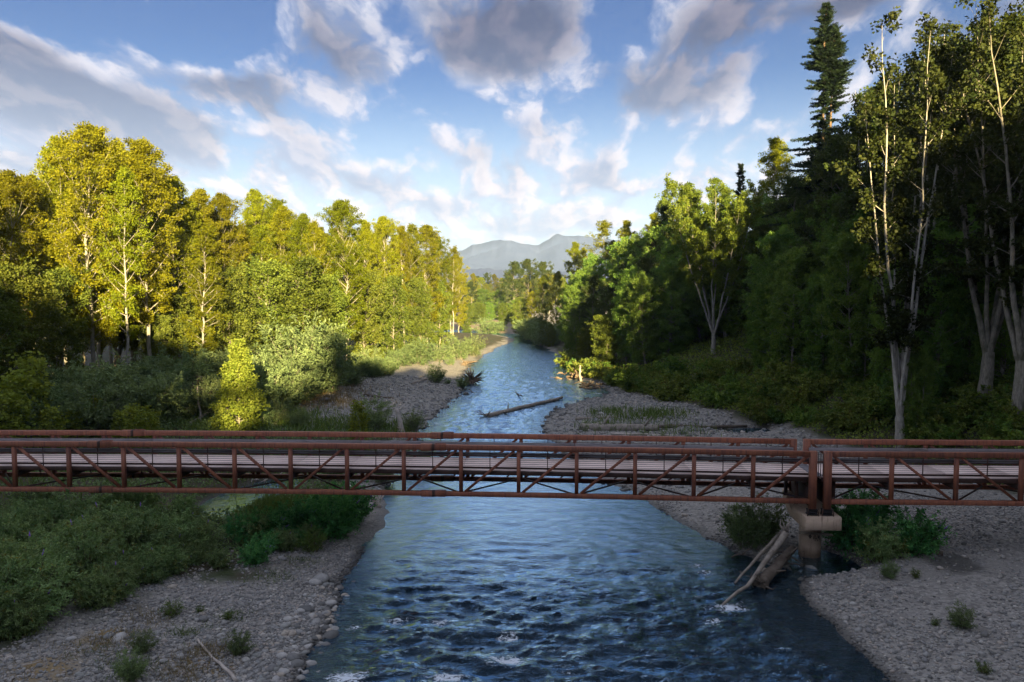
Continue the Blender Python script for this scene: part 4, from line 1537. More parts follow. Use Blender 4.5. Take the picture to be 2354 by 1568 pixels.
PROTO['wilA'] = gen_shrub('wilA', 4.5, R_(14), R=2.9, stems=46, twigs=9, per=18, L=.26, W=.10, leaf='willow', bark='bark_grey')
PROTO['wilB'] = gen_shrub('wilB', 4.5, R_(15), R=2.4, stems=40, twigs=9, per=18, L=.26, W=.09, leaf='willow', bark='bark_grey', upright=1.2)
PROTO['wilC'] = gen_shrub('wilC', 2.2, R_(16), R=1.3, stems=44, twigs=6, per=14, L=.22, W=.045, leaf='willow', bark='bark_grey', upright=1.3)
PROTO['bra'] = gen_shrub('bra', 2.4, R_(17), R=2.2, stems=44, twigs=7, per=16, L=.24, W=.12, leaf='bramble', arch=1.0, upright=.4)
PROTO['brb'] = gen_shrub('brb', 2.4, R_(27), R=2.0, stems=40, twigs=7, per=16, L=.22, W=.13, leaf='maple', arch=.9, upright=.6)
PROTO['busA'] = gen_shrub('busA', 2.6, R_(19), R=1.7, stems=54, twigs=9, per=18, L=.17, W=.052, leaf='bush', arch=.9, flowers=3)
PROTO['busB'] = gen_shrub('busB', 2.6, R_(20), R=1.5, stems=50, twigs=9, per=18, L=.16, W=.055, leaf='bush', arch=.8)
PROTO['busC'] = gen_shrub('busC', 2.2, R_(21), R=1.5, stems=50, twigs=8, per=18, L=.15, W=.075, leaf='bush_deep', arch=.6, flowers=4)
PROTO['sap'] = gen_broadleaf('sap', 3.4, R_(22), R=.75, base=.10, nprim=26, per=7, leafL=.15, leafW=.12, rc=.16, el=(20, 60), prof='cone', leaf='cotton_bright', r0=.03, sec=3)
PROTO['young'] = gen_broadleaf('young', 7.6, R_(23), R=2.15, base=.03, nprim=96, per=15, leafL=.18, leafW=.13, rc=.20, el=(12, 44), prof='cone', leaf='cotton_bright', r0=.08, sec=5)
PROTO['weed'] = gen_shrub('weed', .8, R_(24), R=.45, stems=26, twigs=4, per=9, L=.13, W=.022, leaf='grass', upright=1.3, arch=.6)
print("protos", round(time.time() - T0, 1), sum(len(p['crown'].polygons) * 2 for p in PROTO.values()))


def plant(name, proto, pos, H, label, cat, group=None, rot=None, wide=1.0, parts=('trunk', 'crown'), sink=0.0):
    P_ = PROTO[proto]
    s = H / P_['H']
    r = bpy.data.objects.new(name, None)
    COL.objects.link(r)
    r.location = (pos[0], pos[1], pos[2] - sink)
    r.rotation_euler = (0, 0, RNG.uniform(0, 6.28) if rot is None else rot)
    r.scale = (s * wide, s * wide, s)
    tag(r, label, cat, group)
    o = obj(parts[0], P_['trunk'], r)
    o = obj(parts[1], P_['crown'], r)
    if 'flowers' in P_:
        f = obj("flower_spikes", P_['flowers'], r)
        f["kind"] = "stuff"
    return r


def where(v, steps):
    for lim, txt in steps:
        if v < lim:
            return txt
    return ""


def tree(vx, D, vy, proto, label, cat="tree", name="cottonwood_tree", group=None, wide=1.0, rot=None):
    X, Y, z, H = at(vx, D, vy)
    return plant(name, proto, (X, Y, z), H, label, cat, group, rot, wide)


LEFTG = "sunlit trees of the left wood"
# ------------------------------------------------------------------ left wood, front trees
LF = [
    (-95, 74, 430, 'cotC', "broad golden green tree cut by the left picture edge", 1.1),
    (22, 84, 405, 'cotA', "dark topped cottonwood at far left of the wood", 1.0),
    (78, 90, 412, 'cotB', "narrow cottonwood between the left edge and tallest pair", .9),
    (222, 86, 303, 'cotA', "tallest yellow green cottonwood with a leaning pale trunk, left wood", 1.0),
    (150, 92, 330, 'cotB', "tall cottonwood crown hugging the left side of the tallest tree", .95),
    (335, 90, 333, 'cotB', "second tallest cottonwood, right of the tallest, slender pale trunks", 1.15),
    (288, 84, 395, 'cotS', "thin pale trunked cottonwood between the two tallest trees", .9),
    (400, 100, 420, 'cotC', "rounded golden tree sloping down right of the tallest cottonwoods", 1.0),
    (466, 88, 520, 'cotS', "small cottonwood with a white lower trunk behind the willow thicket", 1.1),
    (452, 112, 452, 'cotC', "mid height golden tree behind the white trunked small cottonwood", 1.0),
    (520, 118, 462, 'cotC', "broad olive crown in the middle of the left skyline", .95),
    (596, 132, 452, 'cotC', "dark double topped tree rising above the left skyline, left top", .8),
    (642, 130, 466, 'cotB', "dark double topped tree rising above the left skyline, right top", 1.0),
    (690, 124, 505, 'cotC', "olive tree right of the dark double top", .9),
    (728, 112, 515, 'cotS', "thin straight trunked tree with bare twigs in left skyline", .9),
    (792, 118, 470, 'cotA', "pointed tall cottonwood with straight pale trunk nearest the river bend", .95),
    (842, 138, 512, 'cotB', "narrow cottonwood just right of the pointed tall one", .9),
    (880, 146, 505, 'cotA', "cottonwood with a visible lit trunk beside the river willows", .85),
    (922, 158, 525, 'cotB', "slim cottonwood between two others near the river bend", .95),
    (945, 162, 520, 'cotS', "thin cottonwood with a long bare trunk near river bend", 1.1),
    (985, 176, 524, 'cotA', "rounded cottonwood at the shoulder of the left skyline", 1.1),
    (1012, 196, 552, 'cotC', "low golden tree closing the left wood at the bend", 1.0),
    (1042, 228, 570, 'cotS', "isolated thin trunked tree at the right end of left wood", 1.0),
    (1056, 262, 592, 'cotC', "small golden tree beyond the isolated thin trunk", .9),
]
for vx_, D_, vy_, pr_, lb_, wd_ in LF:
    tree(vx_, D_, vy_, pr_, lb_, "tree", "cottonwood_tree", LEFTG, wd_)
rl = np.random.default_rng(41)
sky_x = [-200, 0, 60, 120, 160, 250, 330, 390, 420, 480, 560, 650, 700, 790, 840, 880, 950, 1000, 1045, 1065]
sky_y = [420, 425, 418, 400, 345, 330, 350, 400, 445, 470, 475, 480, 515, 500, 520, 520, 535, 555, 590, 610]
rowD = lambda vx: np.interp(vx, [-200, 250, 500, 720, 880, 985, 1050], [84, 96, 112, 126, 152, 182, 250])
for k in range(64):
    row = k % 3
    vx_ = -150 + (1050 + 150) * ((k // 3) + rl.uniform(0, 1)) / 22
    D_ = rowD(vx_) + 7 + row * 11 + rl.uniform(-3, 3)
    top = np.interp(vx_, sky_x, sky_y) + rl.uniform(8, 60)
    X = (vx_ - CX) / F * D_
    tree(vx_, D_, top, ('cotC', 'cotA', 'cotB', 'cotC')[rl.integers(4)], "golden green tree filling the left wood behind " + where(vx_, ((120, "its leftmost trees"), (430, "the two tallest cottonwoods"), (580, "the white trunked small cottonwood"), (720, "the bushy dark olive tree"), (860, "the pointed tall cottonwood"), (2000, "the slim trees at the bend"))), "tree", "wood_tree", "back rows of the left wood", rl.uniform(.9, 1.2))
# understorey of the left wood
for vx_, D_, vy_, pr_, lb_, wd_ in [
    (690, 104, 612, 'aldA', "bushy dark olive tree bulging below the left skyline", 1.15), (610, 108, 625, 'aldB', "rounded tree left of the bushy dark olive one", 1.1),
    (745, 110, 650, 'aldA', "rounded olive tree at the foot of the pointed cottonwood", 1.0), (545, 98, 640, 'aldB', "small golden tree right of the white trunked cottonwood", 1.0),
    (405, 96, 690, 'aldA', "pale golden low tree under the second tallest cottonwood", 1.1), (350, 92, 740, 'aldB', "low bright tree among the thin pale trunks", .9),
    (120, 82, 640, 'aldA', "bright yellow low tree left of the leaning pale trunk", 1.0), (40, 72, 640, 'aldB', "shaded low tree at far left", 1.1), (-40, 66, 660, 'aldA', "golden shrubby tree at the left picture edge", 1.1),
    (830, 128, 640, 'aldB', "low tree under the narrow cottonwoods by the bend", .9), (900, 140, 650, 'aldA', "golden low tree above the river willows", .9),
    (960, 160, 655, 'aldB', "bright green low tree near the end of left wood", .9), (1010, 180, 660, 'aldA', "bright green bush tree above the far willow clump", .9),
    (690, 96, 745, 'wilB', "yellow lit willow in front of the bushy olive tree", 1.0), (735, 98, 755, 'wilA', "yellow green willow catching sun near the left bar", .9)]:
    tree(vx_, D_, vy_, pr_, lb_, "tree", "understorey_tree", "understorey of the left wood", wd_)
# willow thicket at the foot of the wood
for k in range(62):
    f = rl.random()
    vx_ = -60 + 1010 * (k + f) / 62
    D_ = np.interp(vx_, [-60, 300, 600, 760, 850, 900, 950], [62, 74, 86, 96, 106, 116, 130]) + rl.uniform(-5, 7)
    h = rl.uniform(3.2, 5.8) if vx_ > 120 else rl.uniform(2.5, 4.5)
    if vx_ > 690:
        D_ += 9
        h *= .72
    X, Y, z = at(vx_, D_)
    plant("willow_bush", ('wilA', 'wilB', 'wilA')[k % 3], (X, Y, z), h, "grey green willow bush in the left thicket " + where(vx_, ((150, "at its left end"), (400, "under the tallest cottonwoods"), (600, "behind the young cottonwood"), (760, "below the olive trees"), (2000, "beside the mid gravel bar"))), "bush", "willow thicket of the left bank", parts=('stems', 'foliage'), wide=rl.uniform(.9, 1.25))
for vx_, vy_, top, pr_, lb_ in [
    (968, 838, 782, 'wilA', "big round willow clump at the top of left gravel bar"), (1010, 832, 790, 'wilB', "willow clump right of the big round one on left bar"), (1052, 826, 778, 'wilA', "willow clump at the river's edge, upper left bar"),
    (1088, 818, 772, 'wilB', "outermost willow clump beside the narrow gravel spit"), (930, 836, 790, 'wilB', "willow clump joining the wood to the bar"),
    (1003, 880, 842, 'wilC', "small upright willow alone on left gravel bar"), (1036, 840, 822, 'wilC', "tiny willow below the far willow clumps"), (1030, 884, 872, 'wilC', "tiny bright bush right of the lone small willow"),
    (1062, 892, 868, 'wilC', "low green bush growing beside the round root wad"),
    (700, 922, 868, 'wilB', "blue green willow bush in the straw grass, left bank"), (735, 905, 855, 'wilC', "taller willow behind the blue green bush"),
    (860, 990, 918, 'wilB', "leafy green bush at the shore left of the pale snag"), (820, 992, 950, 'wilC', "small green bush joined to the leafy shore bush"), (950, 992, 950, 'wilC', "sparse green bush right of the pale snag"),
    (645, 975, 925, 'wilC', "spreading green bush right of the young cottonwood"), (690, 985, 945, 'wilC', "low bush left of the mid gravel bar"), (600, 985, 940, 'wilC', "bush touching the young cottonwood's foot")]:
    p = hit(vx_, vy_)
    hh = CAMZ + (YH - top) / F * p[1] - p[2]
    plant("willow_bush", pr_, p, max(.5, hh), lb_, "bush", "willow bushes of the left bar", parts=('stems', 'foliage'), wide=1.0)
# young bright trees on the left bank
p = hit(552, 1000)
plant("young_cottonwood", 'young', p, CAMZ + (YH - 792) / F * p[1] - p[2], "bright yellow green conical young cottonwood standing alone behind the railing", "tree", None, 1.0, 1.05)
for vx_, D_, vy_, lb_, wd_ in [(70, 64, 840, "sparse bright sapling at left edge of the thicket", 1.3), (20, 60, 880, "yellow sapling at the very left behind the railing", 1.5), (210, 66, 925, "yellow sapling left of the fallen tree", 1.5), (170, 64, 950, "small bright sapling above the railing near the left edge", 1.6),
                              (310, 62, 945, "small pointed yellow sapling above the left railing", 1.7), (345, 64, 955, "tiny sapling right of the pointed yellow one", 1.5), (818, 60, 942, "thin yellow sapling in front of the shore bush", 1.0), (110, 60, 950, "bright sapling low behind the railing at left", 1.6),
                              (270, 64, 955, "bright sapling beside the pointed yellow one", 1.5), (-10, 58, 930, "golden sapling cut by the left picture edge", 1.7)]:
    tree(vx_, D_, vy_, 'sap', lb_, "sapling", "sapling", "bright saplings behind the railing", wd_)

# ------------------------------------------------------------------ right wood
RIGHTG = "trees of the shaded right wood"
RT = [
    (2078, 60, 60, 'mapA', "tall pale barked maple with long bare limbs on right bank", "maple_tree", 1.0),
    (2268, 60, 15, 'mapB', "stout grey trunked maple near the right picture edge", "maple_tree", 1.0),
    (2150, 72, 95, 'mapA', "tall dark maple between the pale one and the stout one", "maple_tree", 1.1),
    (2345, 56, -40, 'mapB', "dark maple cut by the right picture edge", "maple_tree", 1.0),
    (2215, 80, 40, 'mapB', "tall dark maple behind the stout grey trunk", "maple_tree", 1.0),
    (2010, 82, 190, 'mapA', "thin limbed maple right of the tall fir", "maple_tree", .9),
    (1884, 100, 22, 'firT', "tall twin trunked fir standing above the right wood", "fir_tree", 1.0),
    (1697, 128, 380, 'firA', "dark flat topped conifer left of the tall fir", "fir_tree", .9),
    (1776, 116, 328, 'cotB', "sunlit golden tree between the flat topped conifer and tall fir", "cottonwood_tree", .95),
    (1640, 108, 412, 'mapR', "round sunlit maple with pale forked trunk above the right bar", "maple_tree", 1.0),
    (1570, 128, 440, 'grnC', "dark leafy tree left of the round sunlit maple", "leafy_tree", .8),
    (1530, 138, 470, 'grnC', "dark tree on the right skyline slope", "leafy_tree", .75),
    (1500, 150, 495, 'cotB', "narrow tree at the middle of the right skyline slope", "cottonwood_tree", .9),
    (1440, 168, 512, 'cotB', "sunlit narrow tree, second of the pair near the mountains", "cottonwood_tree", 1.0),
    (1380, 180, 512, 'cotS', "dark open crowned tree, first of the pair near the mountains", "cottonwood_tree", 1.3),
    (1322, 212, 560, 'cotB', "dark tree at the left end of the right skyline", "cottonwood_tree", 1.1),
    (1338, 205, 572, 'cotS', "thin bare trunked tree near the left end of right skyline", "cottonwood_tree", .9),
    (1410, 185, 560, 'grnC', "low dark tree between the skyline pair", "leafy_tree", .8),
    (1820, 100, 420, 'grnC', "golden topped tree at the foot of the tall fir", "leafy_tree", .9),
    (1930, 92, 330, 'grnC', "dark tree right of the tall fir's foot", "leafy_tree", .95),
]
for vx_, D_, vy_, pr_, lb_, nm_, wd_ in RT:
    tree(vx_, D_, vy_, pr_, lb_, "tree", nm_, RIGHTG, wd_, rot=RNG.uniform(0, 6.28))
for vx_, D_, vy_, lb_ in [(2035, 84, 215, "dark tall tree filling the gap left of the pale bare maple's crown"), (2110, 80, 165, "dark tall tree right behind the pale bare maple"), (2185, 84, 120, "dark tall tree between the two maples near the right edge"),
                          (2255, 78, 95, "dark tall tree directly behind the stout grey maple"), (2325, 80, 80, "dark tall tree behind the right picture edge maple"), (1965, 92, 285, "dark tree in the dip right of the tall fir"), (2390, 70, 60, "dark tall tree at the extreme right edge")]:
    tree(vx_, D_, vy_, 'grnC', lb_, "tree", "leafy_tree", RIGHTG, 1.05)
rr_ = np.random.default_rng(43)
rs_x = [1240, 1300, 1350, 1400, 1500, 1600, 1700, 1780, 1850, 1950, 2050, 2150, 2400]
rs_y = [640, 600, 585, 570, 530, 490, 480, 460, 440, 430, 410, 390, 330]
toeD = lambda vx: np.interp(vx, [1240, 1300, 1400, 1500, 1600, 1700, 1800, 1900, 2000, 2100, 2200, 2400], [190, 160, 126, 108, 98, 92, 84, 76, 72, 70, 68, 64])
for k in range(66):
    row = k % 3
    vx_ = 1330 + (2420 - 1330) * ((k // 3) + rr_.uniform(0, 1)) / 22
    D_ = toeD(vx_) + 9 + row * 9 + rr_.uniform(-3, 3)
    X, Y, z = at(vx_, D_)
    if 1535 < vx_ < 1745 and D_ < 118:
        D_ += 16
    top = np.interp(vx_, rs_x, rs_y) + (110, 55, 10)[row] * rr_.uniform(.5, 1.3)
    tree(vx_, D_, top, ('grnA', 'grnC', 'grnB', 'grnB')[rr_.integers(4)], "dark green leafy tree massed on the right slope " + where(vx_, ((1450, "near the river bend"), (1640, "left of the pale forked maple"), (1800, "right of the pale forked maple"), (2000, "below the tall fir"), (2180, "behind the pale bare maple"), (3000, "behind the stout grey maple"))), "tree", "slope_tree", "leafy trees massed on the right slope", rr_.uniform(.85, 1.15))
# lower leafy trees along the right bank
for vx_, D_, vy_, pr_, lb_, wd_ in [
    (1345, 136, 758, 'aldA', "round light green bush tree above the right drift heap", 1.3), (1322, 160, 640, 'grnA', "dark green tree overhanging the right shore", 1.0), (1300, 186, 672, 'grnB', "tree leaning over the far right shore", .8),
    (1330, 150, 665, 'grnA', "green tree on the right shore above the drift heap", .9), (1400, 124, 735, 'aldB', "light green low tree left of the bank slip", 1.2), (1440, 122, 668, 'grnA', "mid green round tree on right bank", .8),
    (1490, 116, 640, 'grnB', "leafy tree left of the pale forked trunk", .9), (1545, 118, 690, 'grnA', "leafy tree beside the pale forked trunk", .8), (1735, 102, 640, 'grnB', "dark leafy tree right of the pale forked trunk", .9),
    (1760, 92, 640, 'grnB', "broad dark green tree at the middle of the right bank", .9), (1830, 86, 590, 'grnA', "dark green tree below the tall fir", 1.0), (1900, 80, 640, 'grnB', "dark spreading tree left of the pale bare maple", .9),
    (1975, 76, 560, 'grnA', "dark tree just left of the pale bare maple", .9), (2050, 70, 620, 'grnB', "leafy tree behind the pale bare maple", .8), (2150, 66, 560, 'grnB', "leafy tree between pale maple and stout maple", .9),
    (2230, 68, 500, 'grnA', "dark leafy tree behind the stout maple", 1.0), (2330, 62, 560, 'grnB', "dark leafy tree at right picture edge", .9), (2118, 60, 800, 'grnA', "green sapling tree at the foot of the pale bare maple", .8)]:
    tree(vx_, D_, vy_, pr_, lb_, "tree", "bank_tree", "low leafy trees of the right bank", wd_)
# brush on the right slope
for k in range(120):
    vx_ = 1300 + 1120 * (k + rr_.random()) / 120
    D0_ = np.interp(vx_, [1300, 1420, 1560, 1760, 1830, 2100, 2354, 2450], [137, 106, 91, 78, 73, 60, 50, 46])
    D_ = D0_ + rr_.uniform(-.5, 13) * (1 if vx_ > 1500 else .7)
    X, Y, z = at(vx_, D_)
    plant("bramble_bush", ('bra', 'bra', 'brb')[k % 3], (X, Y, z), rr_.uniform(1.3, 2.6), "low bramble bush on the right bank " + where(vx_, ((1450, "near the drift heap"), (1650, "by the earth slip"), (1830, "above the dark pool"), (2050, "above the joint of the railings"), (3000, "around the maple trunks"))), "bush", "brambles on the right bank slope", parts=('stems', 'foliage'), wide=rr_.uniform(.9, 1.3), sink=.1)

# ------------------------------------------------------------------ far bend
for vx_, D_, vy_, pr_, lb_, wd_, nm_ in [
    (1180, 330, 606, 'grnC', "left crown of the dark round group before the mountains", 1.1, "far_tree"), (1215, 335, 600, 'grnC', "middle crown of the dark round group before the mountains", 1.2, "far_tree"), (1250, 325, 606, 'grnC', "right crown of the dark round group before the mountains", 1.1, "far_tree"),
    (1278, 232, 628, 'cotC', "sunlit yellow tree above the far gravel bar, right", .9, "far_tree"), (1248, 238, 636, 'cotC', "sunlit yellow tree above the far gravel bar, centre", .9, "far_tree"), (1222, 240, 672, 'cotC', "lower sunlit tree at the far right shore", .9, "far_tree"),
    (1200, 248, 690, 'aldA', "low sunlit bush tree at the far right shore", 1.2, "far_tree"), (1160, 292, 702, 'aldB', "round pale green tree behind the far gravel bar", 1.3, "far_tree"), (1180, 300, 712, 'aldA', "olive tree right of the round pale green one", 1.1, "far_tree"),
    (1072, 268, 702, 'aldB', "small dark round tree at the end of left shore", 1.0, "far_tree"), (1122, 258, 735, 'wilA', "bright yellow willow on the far gravel bar", 1.5, "far_bush"), (1150, 264, 742, 'wilA', "right hand willow of the pair on the far gravel bar", 1.4, "far_bush"),
    (1085, 360, 650, 'grnC', "dark tree in the far valley, left", 1.2, "far_tree"), (1110, 380, 668, 'grnB', "low dark tree in the far valley centre", 1.4, "far_tree"), (1140, 350, 672, 'grnB', "low dark tree before the round group", 1.4, "far_tree")]:
    tree(vx_, D_, vy_, pr_, lb_, "bush" if nm_ == "far_bush" else "tree", nm_, "trees at the far river bend", wd_)
rf = np.random.default_rng(47)
for k in range(22):
    vx_ = 1203 + 70 * (k + rf.random()) / 22
    D_ = np.interp(vx_, [1200, 1230, 1275], [246, 214, 182]) + rf.uniform(-2, 14)
    X, Y, z = at(vx_, D_)
    plant("shore_bush", ('wilA', 'aldA', 'wilB')[k % 3], (X, Y, z), rf.uniform(3.0, 5.8), "leafy bush overhanging the far right shore below the sunlit trees", "bush", "bushes of the far right shore", parts=('stems', 'foliage'), wide=1.2)
for k in range(34):
    vx_ = 1040 + 260 * (k + rf.random()) / 34
    D_ = rf.uniform(400, 620)
    tree(vx_, D_, rf.uniform(628, 655), ('cotC', 'grnC', 'cotA')[k % 3], "hazy tree far up the valley below the mountains", "tree", "valley_tree", "distant valley trees", rf.uniform(.9, 1.4))
for k in range(12):
    vx_ = rf.uniform(1075, 1230)
    tree(vx_, rf.uniform(300, 360), rf.uniform(690, 715), ('grnB', 'aldB')[k % 2], "low shaded tree in the valley behind the far gravel bar", "tree", "valley_tree", "low valley trees", rf.uniform(1.2, 1.6))

# ------------------------------------------------------------------ right bank wood beside the camera (it shades the river)
ro = np.random.default_rng(49)
yt = hit(552, 1000)
GAPS = [(yt[0], yt[1], .6)]
SPOTS = []
for k in range(78):
    Y = -100 + 148 * (k + ro.random()) / 78
    X = np.interp(Y, TOE[:, 0], TOE[:, 1]) + ro.uniform(5, 44)
    if X < .66 * Y + 7:
        X = .66 * Y + 7 + ro.uniform(0, 22)
    SPOTS.append((X, Y, ro.uniform(27, 35)))
for k in range(64):
    X = -78 + 116 * (k + ro.random()) / 64
    Y = ro.uniform(-92, -66) if -12 < X < 20 else ro.uniform(-78, -34)
    SPOTS.append((X, Y, 8 + .24 * (44 - Y) + ro.uniform(-1, 4) + (5.5 if X > -22 else (-5.0 if X < -36 else 0))))
for k, (X, Y, Hs) in enumerate(SPOTS):
    for gx_, gy_, gz_ in GAPS:
        sx_, sy_ = SUN_DIR.x / math.cos(SUN_EL), SUN_DIR.y / math.cos(SUN_EL)
        tt = (X - gx_) * sx_ + (Y - gy_) * sy_
        off = abs((X - gx_) * sy_ - (Y - gy_) * sx_)
        if tt > 0 and off < 9.5:
            Hs = max(9.0, min(Hs, gz_ + math.tan(SUN_EL) * tt - float(ground(X, Y)) - 1.0))
    plant("shade_tree", ('grnC', 'grnA', 'mapB', 'grnC')[k % 4], (X, Y, float(ground(X, Y))), Hs, "tall leafy tree of the wood beside and behind the viewpoint", "tree", "wood beside and behind the viewpoint", wide=ro.uniform(.9, 1.1))

# ------------------------------------------------------------------ foreground shrubs on the left bank
rb = np.random.default_rng(53)
BUSHG = "butterfly bush thicket at lower left"
spots = []
outline = [(-60, 1500), (60, 1490), (150, 1440), (260, 1385), (330, 1345), (440, 1330), (560, 1310), (640, 1285), (700, 1262), (760, 1245), (820, 1205)]
for k in range(84):
    vx_ = rb.uniform(-80, 800)
    bot = np.interp(vx_, [a for a, b in outline], [b for a, b in outline])
    topy = np.interp(vx_, [-80, 0, 200, 440, 480, 560, 640, 800], [1185, 1185, 1185, 1190, 1225, 1225, 1215, 1190])
    vy_ = topy + (bot - topy) * rb.random() ** .9
    if 430 < vx_ < 610 and vy_ < 1240:
        continue
    spots.append((vx_, vy_))
for k, (vx_, vy_) in enumerate(sorted(spots, key=lambda s: s[1])):
    p = hit(vx_, vy_)
    deep = vx_ > 520
    pr_ = ('busC', 'busB', 'busC', 'busA')[k % 4] if deep else ('busA', 'busB', 'busB')[k % 3]
    h = rb.uniform(1.3, 2.9) * (1.25 if vx_ < 420 else .95 if vx_ < 640 else .85)
    h = min(h, 2.15)
    if vy_ < 1285:
        h = min(h, 1.55 + (vy_ - 1185) * .009)
    if 420 < vx_ < 735:
        h = min(h, 1.45)
    if vy_ > np.interp(vx_, [a for a, b in outline], [b for a, b in outline]) - 45:
        h *= .6
    lb_ = "deep green bush in the thicket close to the river, under the long span" if deep else "light green butterfly bush, lower left thicket, " + where(vx_, ((60, "cut by the left edge"), (200, "left part"), (350, "middle part"), (3000, "right part"))) + where(vy_, ((1260, ", back row"), (1340, ", middle row"), (3000, ", front row")))
    plant("butterfly_bush", pr_, p, h, lb_, "bush", BUSHG + (" near river" if deep else ""), parts=('stems', 'foliage'), wide=rb.uniform(.9, 1.25))
for vx_, vy_, h, pr_, lb_ in [(130, 1262, 2.45, 'busB', "tallest bush of the lower left thicket, topping the bottom chord"), (765, 1236, 2.1, 'busC', "dark green bush nearest the water under the long span"), (800, 1200, 2.0, 'busC', "dark bush below the splice, touching the water's edge"),
                              (720, 1268, 1.1, 'weed', "low yellow green weed clump in front of the dark bushes"), (395, 1420, .62, 'weed', "small grey green weed tuft on the lower left gravel"), (550, 1505, .75, 'wilC', "dark round tuft near the bare branch, lower left"),
                              (328, 1502, .7, 'wilC', "dark tuft left of the bare branch"), (300, 1568, .9, 'wilC', "dark tuft at the bottom picture edge"), (525, 1425, .35, 'weed', "tiny yellowish weed on the cobbles"), (460, 1410, .3, 'weed', "tiny weed among the small stones"),
                              (1715, 1262, 2.0, 'wilB', "willow bush on the right shore left of the pier"), (1760, 1238, 2.1, 'wilB', "willow bush growing against the pier"), (1700, 1232, 1.5, 'wilC', "small willow behind the right shore bush"),
                              (1960, 1262, 2.3, 'busC', "dark leafy bush behind and right of the pier"), (2020, 1292, 2.0, 'busB', "bush above the grey log on the dark right bar"), (2100, 1272, 1.9, 'busC', "sparse dark bush at the end of the grey log"), (1990, 1222, 2.0, 'busC', "bush in shade under the short span"), (1930, 1240, 1.6, 'busB', "low bush just right of the pier column"),
                              (2045, 1330, .7, 'wilC', "small teal weed clump on the dark right bar"), (2105, 1330, .4, 'weed', "low thin weed right of the teal clump"), (2210, 1445, .8, 'wilC', "dark round weed clump alone on the right gravel bar"), (2262, 1550, .4, 'weed', "tiny dry weed near the bottom right corner"), (2150, 1440, .3, 'weed', "tiny weed left of the dark round clump"),
                              (880, 1110, 1.6, 'wilC', "yellow green bush glimpsed under the bridge by the shore"), (960, 1080, 1.8, 'wilC', "bright bush at the shore seen below the deck"), (770, 1100, 1.6, 'wilC', "green bush seen through the truss left of the shore"), (820, 1060, 1.6, 'wilC', "low bush behind the bridge near the shore")]:
    p = hit(vx_, vy_)
    plant("shrub", pr_, p, h, lb_, "bush", None, parts=('stems', 'foliage'), wide=1.0)

# ------------------------------------------------------------------ grass, ground cover
def blades(n, centre_fn, L, W, mat, name, label, rng, lean=.35):
    C = centre_fn(n)
    D = rng.normal(0, lean, (len(C), 3)) + np.array([0, 0, 1.0])
    s = rng.uniform(.5, 1.3, len(C))
    ti = rng.random(len(C))
    me = leaf_mesh(name, C, D, L * s, W * s, ti, M[mat], rng, 0, .1)
    return tag(obj(name, me), label, None, None, "stuff")


def patch(spots, rng):
    def f(n):
        out = []
        for (vx_, vy_, r, w) in spots:
            c = hit(vx_, vy_)
            k = int(n * w)
            x = c[0] + rng.normal(0, r, k)
            y = c[1] + rng.normal(0, r, k)
            z, d, d2, e = ground(x, y, True)
            ok = (d > .2) & (fbm(x * 1.3, y * 1.3, 88, 3) > .42)
            out.append(np.stack([x[ok], y[ok], z[ok] - .03], 1))
        return np.concatenate(out)
    return f


rg = np.random.default_rng(59)
blades(15000, patch([(620, 985, 3.0, .12), (720, 985, 3.0, .14), (660, 960, 2.5, .12), (780, 990, 2.5, .10), (900, 990, 2.0, .08), (330, 985, 3.5, .12), (450, 985, 3.0, .10), (580, 1060, 2.5, .08), (720, 1060, 2.5, .08), (400, 1075, 3.5, .12), (200, 1075, 4, .1), (60, 1075, 4, .08)], rg), .75, .06, 'grass', "grass", "green grass on left bank behind and under the bridge", rg)
blades(5000, patch([(690, 1160, .8, .5), (645, 1170, .7, .3), (600, 1180, .8, .2)], rg), .6, .045, 'grass', "grass", "green grass island in the side channel under the bridge", rg)
blades(3200, patch([(1460, 962, 2.2, .35), (1520, 955, 1.6, .2), (1400, 950, 1.5, .15), (1540, 995, 2.2, .15), (1380, 985, 1.2, .15)], rg), .8, .05, 'grass', "grass", "sparse pale green stalks on the right gravel bar", rg)
blades(7000, patch([(730, 900, 4.0, .35), (690, 925, 3.0, .25), (760, 925, 3.0, .2), (640, 905, 3, .2)], rg), .6, .05, 'straw', "grass", "straw coloured dry grass beside the left gravel bar", rg)
blades(3600, patch([(480, 1500, .55, .3), (250, 1480, .7, .15), (420, 1545, .6, .2), (180, 1500, .8, .1), (90, 1545, .8, .1), (330, 1430, .5, .15)], rg), .30, .014, 'straw', "grass", "dry brown grass on the lower left gravel", rg, .6)
blades(2600, patch([(440, 1460, .5, .25), (300, 1540, .5, .2), (540, 1420, .3, .1), (620, 1330, .6, .2), (700, 1290, .5, .15), (210, 1510, .5, .1)], rg), .26, .016, 'grass', "grass", "small green grass tufts on the lower left gravel", rg, .5)


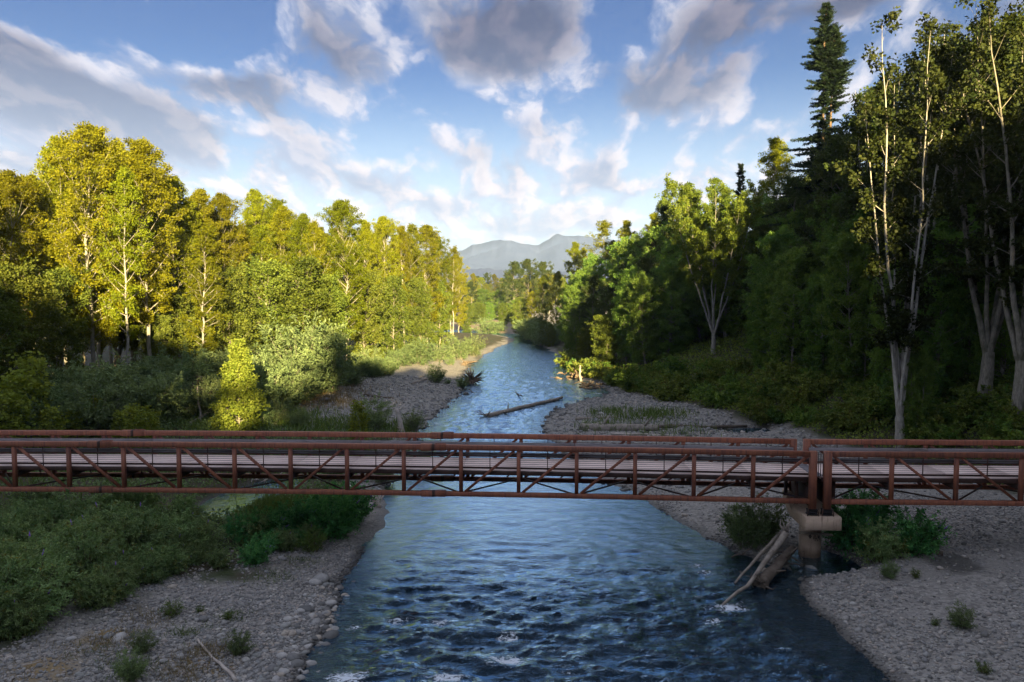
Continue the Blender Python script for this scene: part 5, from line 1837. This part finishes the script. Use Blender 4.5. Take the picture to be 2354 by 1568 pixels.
def cover(n, xr, yr, cond, size, mat, name, label, rng, hmax):
    x = rng.uniform(*xr, n)
    y = rng.uniform(*yr, n)
    k = np.abs(x) < .67 * y + 3
    x, y = x[k], y[k]
    z, d, d2, e = ground(x, y, True)
    v = veg_field(x, y, d, d2, e)
    ok = cond(x, y, d, e) & (v > .55) & (d2 > .3)
    x, y, z = x[ok], y[ok], z[ok]
    hh = hmax * fbm(x * .45, y * .45, 91, 3) * rng.random(len(x)) ** .7
    C = np.stack([x, y, z + hh], 1)
    D = rng.normal(0, 1, C.shape) + np.array([0, 0, .2])
    s = rng.uniform(.6, 1.3, len(C)) * size
    ti = np.clip(fbm(x * .8, y * .8, 92, 3) + rng.normal(0, .2, len(x)), 0, .92)
    me = leaf_mesh(name, C, D, s, s * .55, ti, M[mat], rng, .6, .2)
    return tag(obj(name, me), label, None, None, "stuff")


cover(110000, (8, 60), (44, 130), lambda x, y, d, e: (e > 0) & (e < 26), .26, 'bramble', "undergrowth", "tangled green undergrowth on the right bank slope", rg, 1.1)
cover(120000, (-62, 0), (42, 125), lambda x, y, d, e: (d > 2) & (x < 0), .24, 'willow', "undergrowth", "grey green undergrowth at the foot of the left wood", rg, .9)
def in_thicket(x, y, d, e):
    vx = CX + F * x / y
    vy = YH + F * 12.6 / y
    return (d > 2.5) & (x < 0) & (vy < np.interp(vx, [a for a, b in outline], [b for a, b in outline]) - 25)


cover(60000, (-32, -3), (25, 46), in_thicket, .13, 'bush', "undergrowth", "low leafy ground cover below the lower left thicket", rg, .35)

# ------------------------------------------------------------------ valley haze
def haze():
    m = bpy.data.materials.new("valley_haze")
    m.use_nodes = True
    t = NT(m.node_tree)
    t.n.clear()
    out = t.add('ShaderNodeOutputMaterial')
    v = t.add('ShaderNodeVolumePrincipled')
    v.inputs['Color'].default_value = (.44, .62, 1.0, 1)
    v.inputs['Density'].default_value = .00008
    v.inputs['Anisotropy'].default_value = 0.0
    t.l.new(v.outputs[0], out.inputs['Volume'])
    mb = MB()
    mb.box((0, 2700, 200), (9400, 7000, 440))
    o = obj("haze", mb.mesh("haze", m))
    tag(o, "thin pale haze filling the valley air", None, None, "stuff")


haze()
print("script done", round(time.time() - T0, 1), "objects", len(bpy.data.objects))
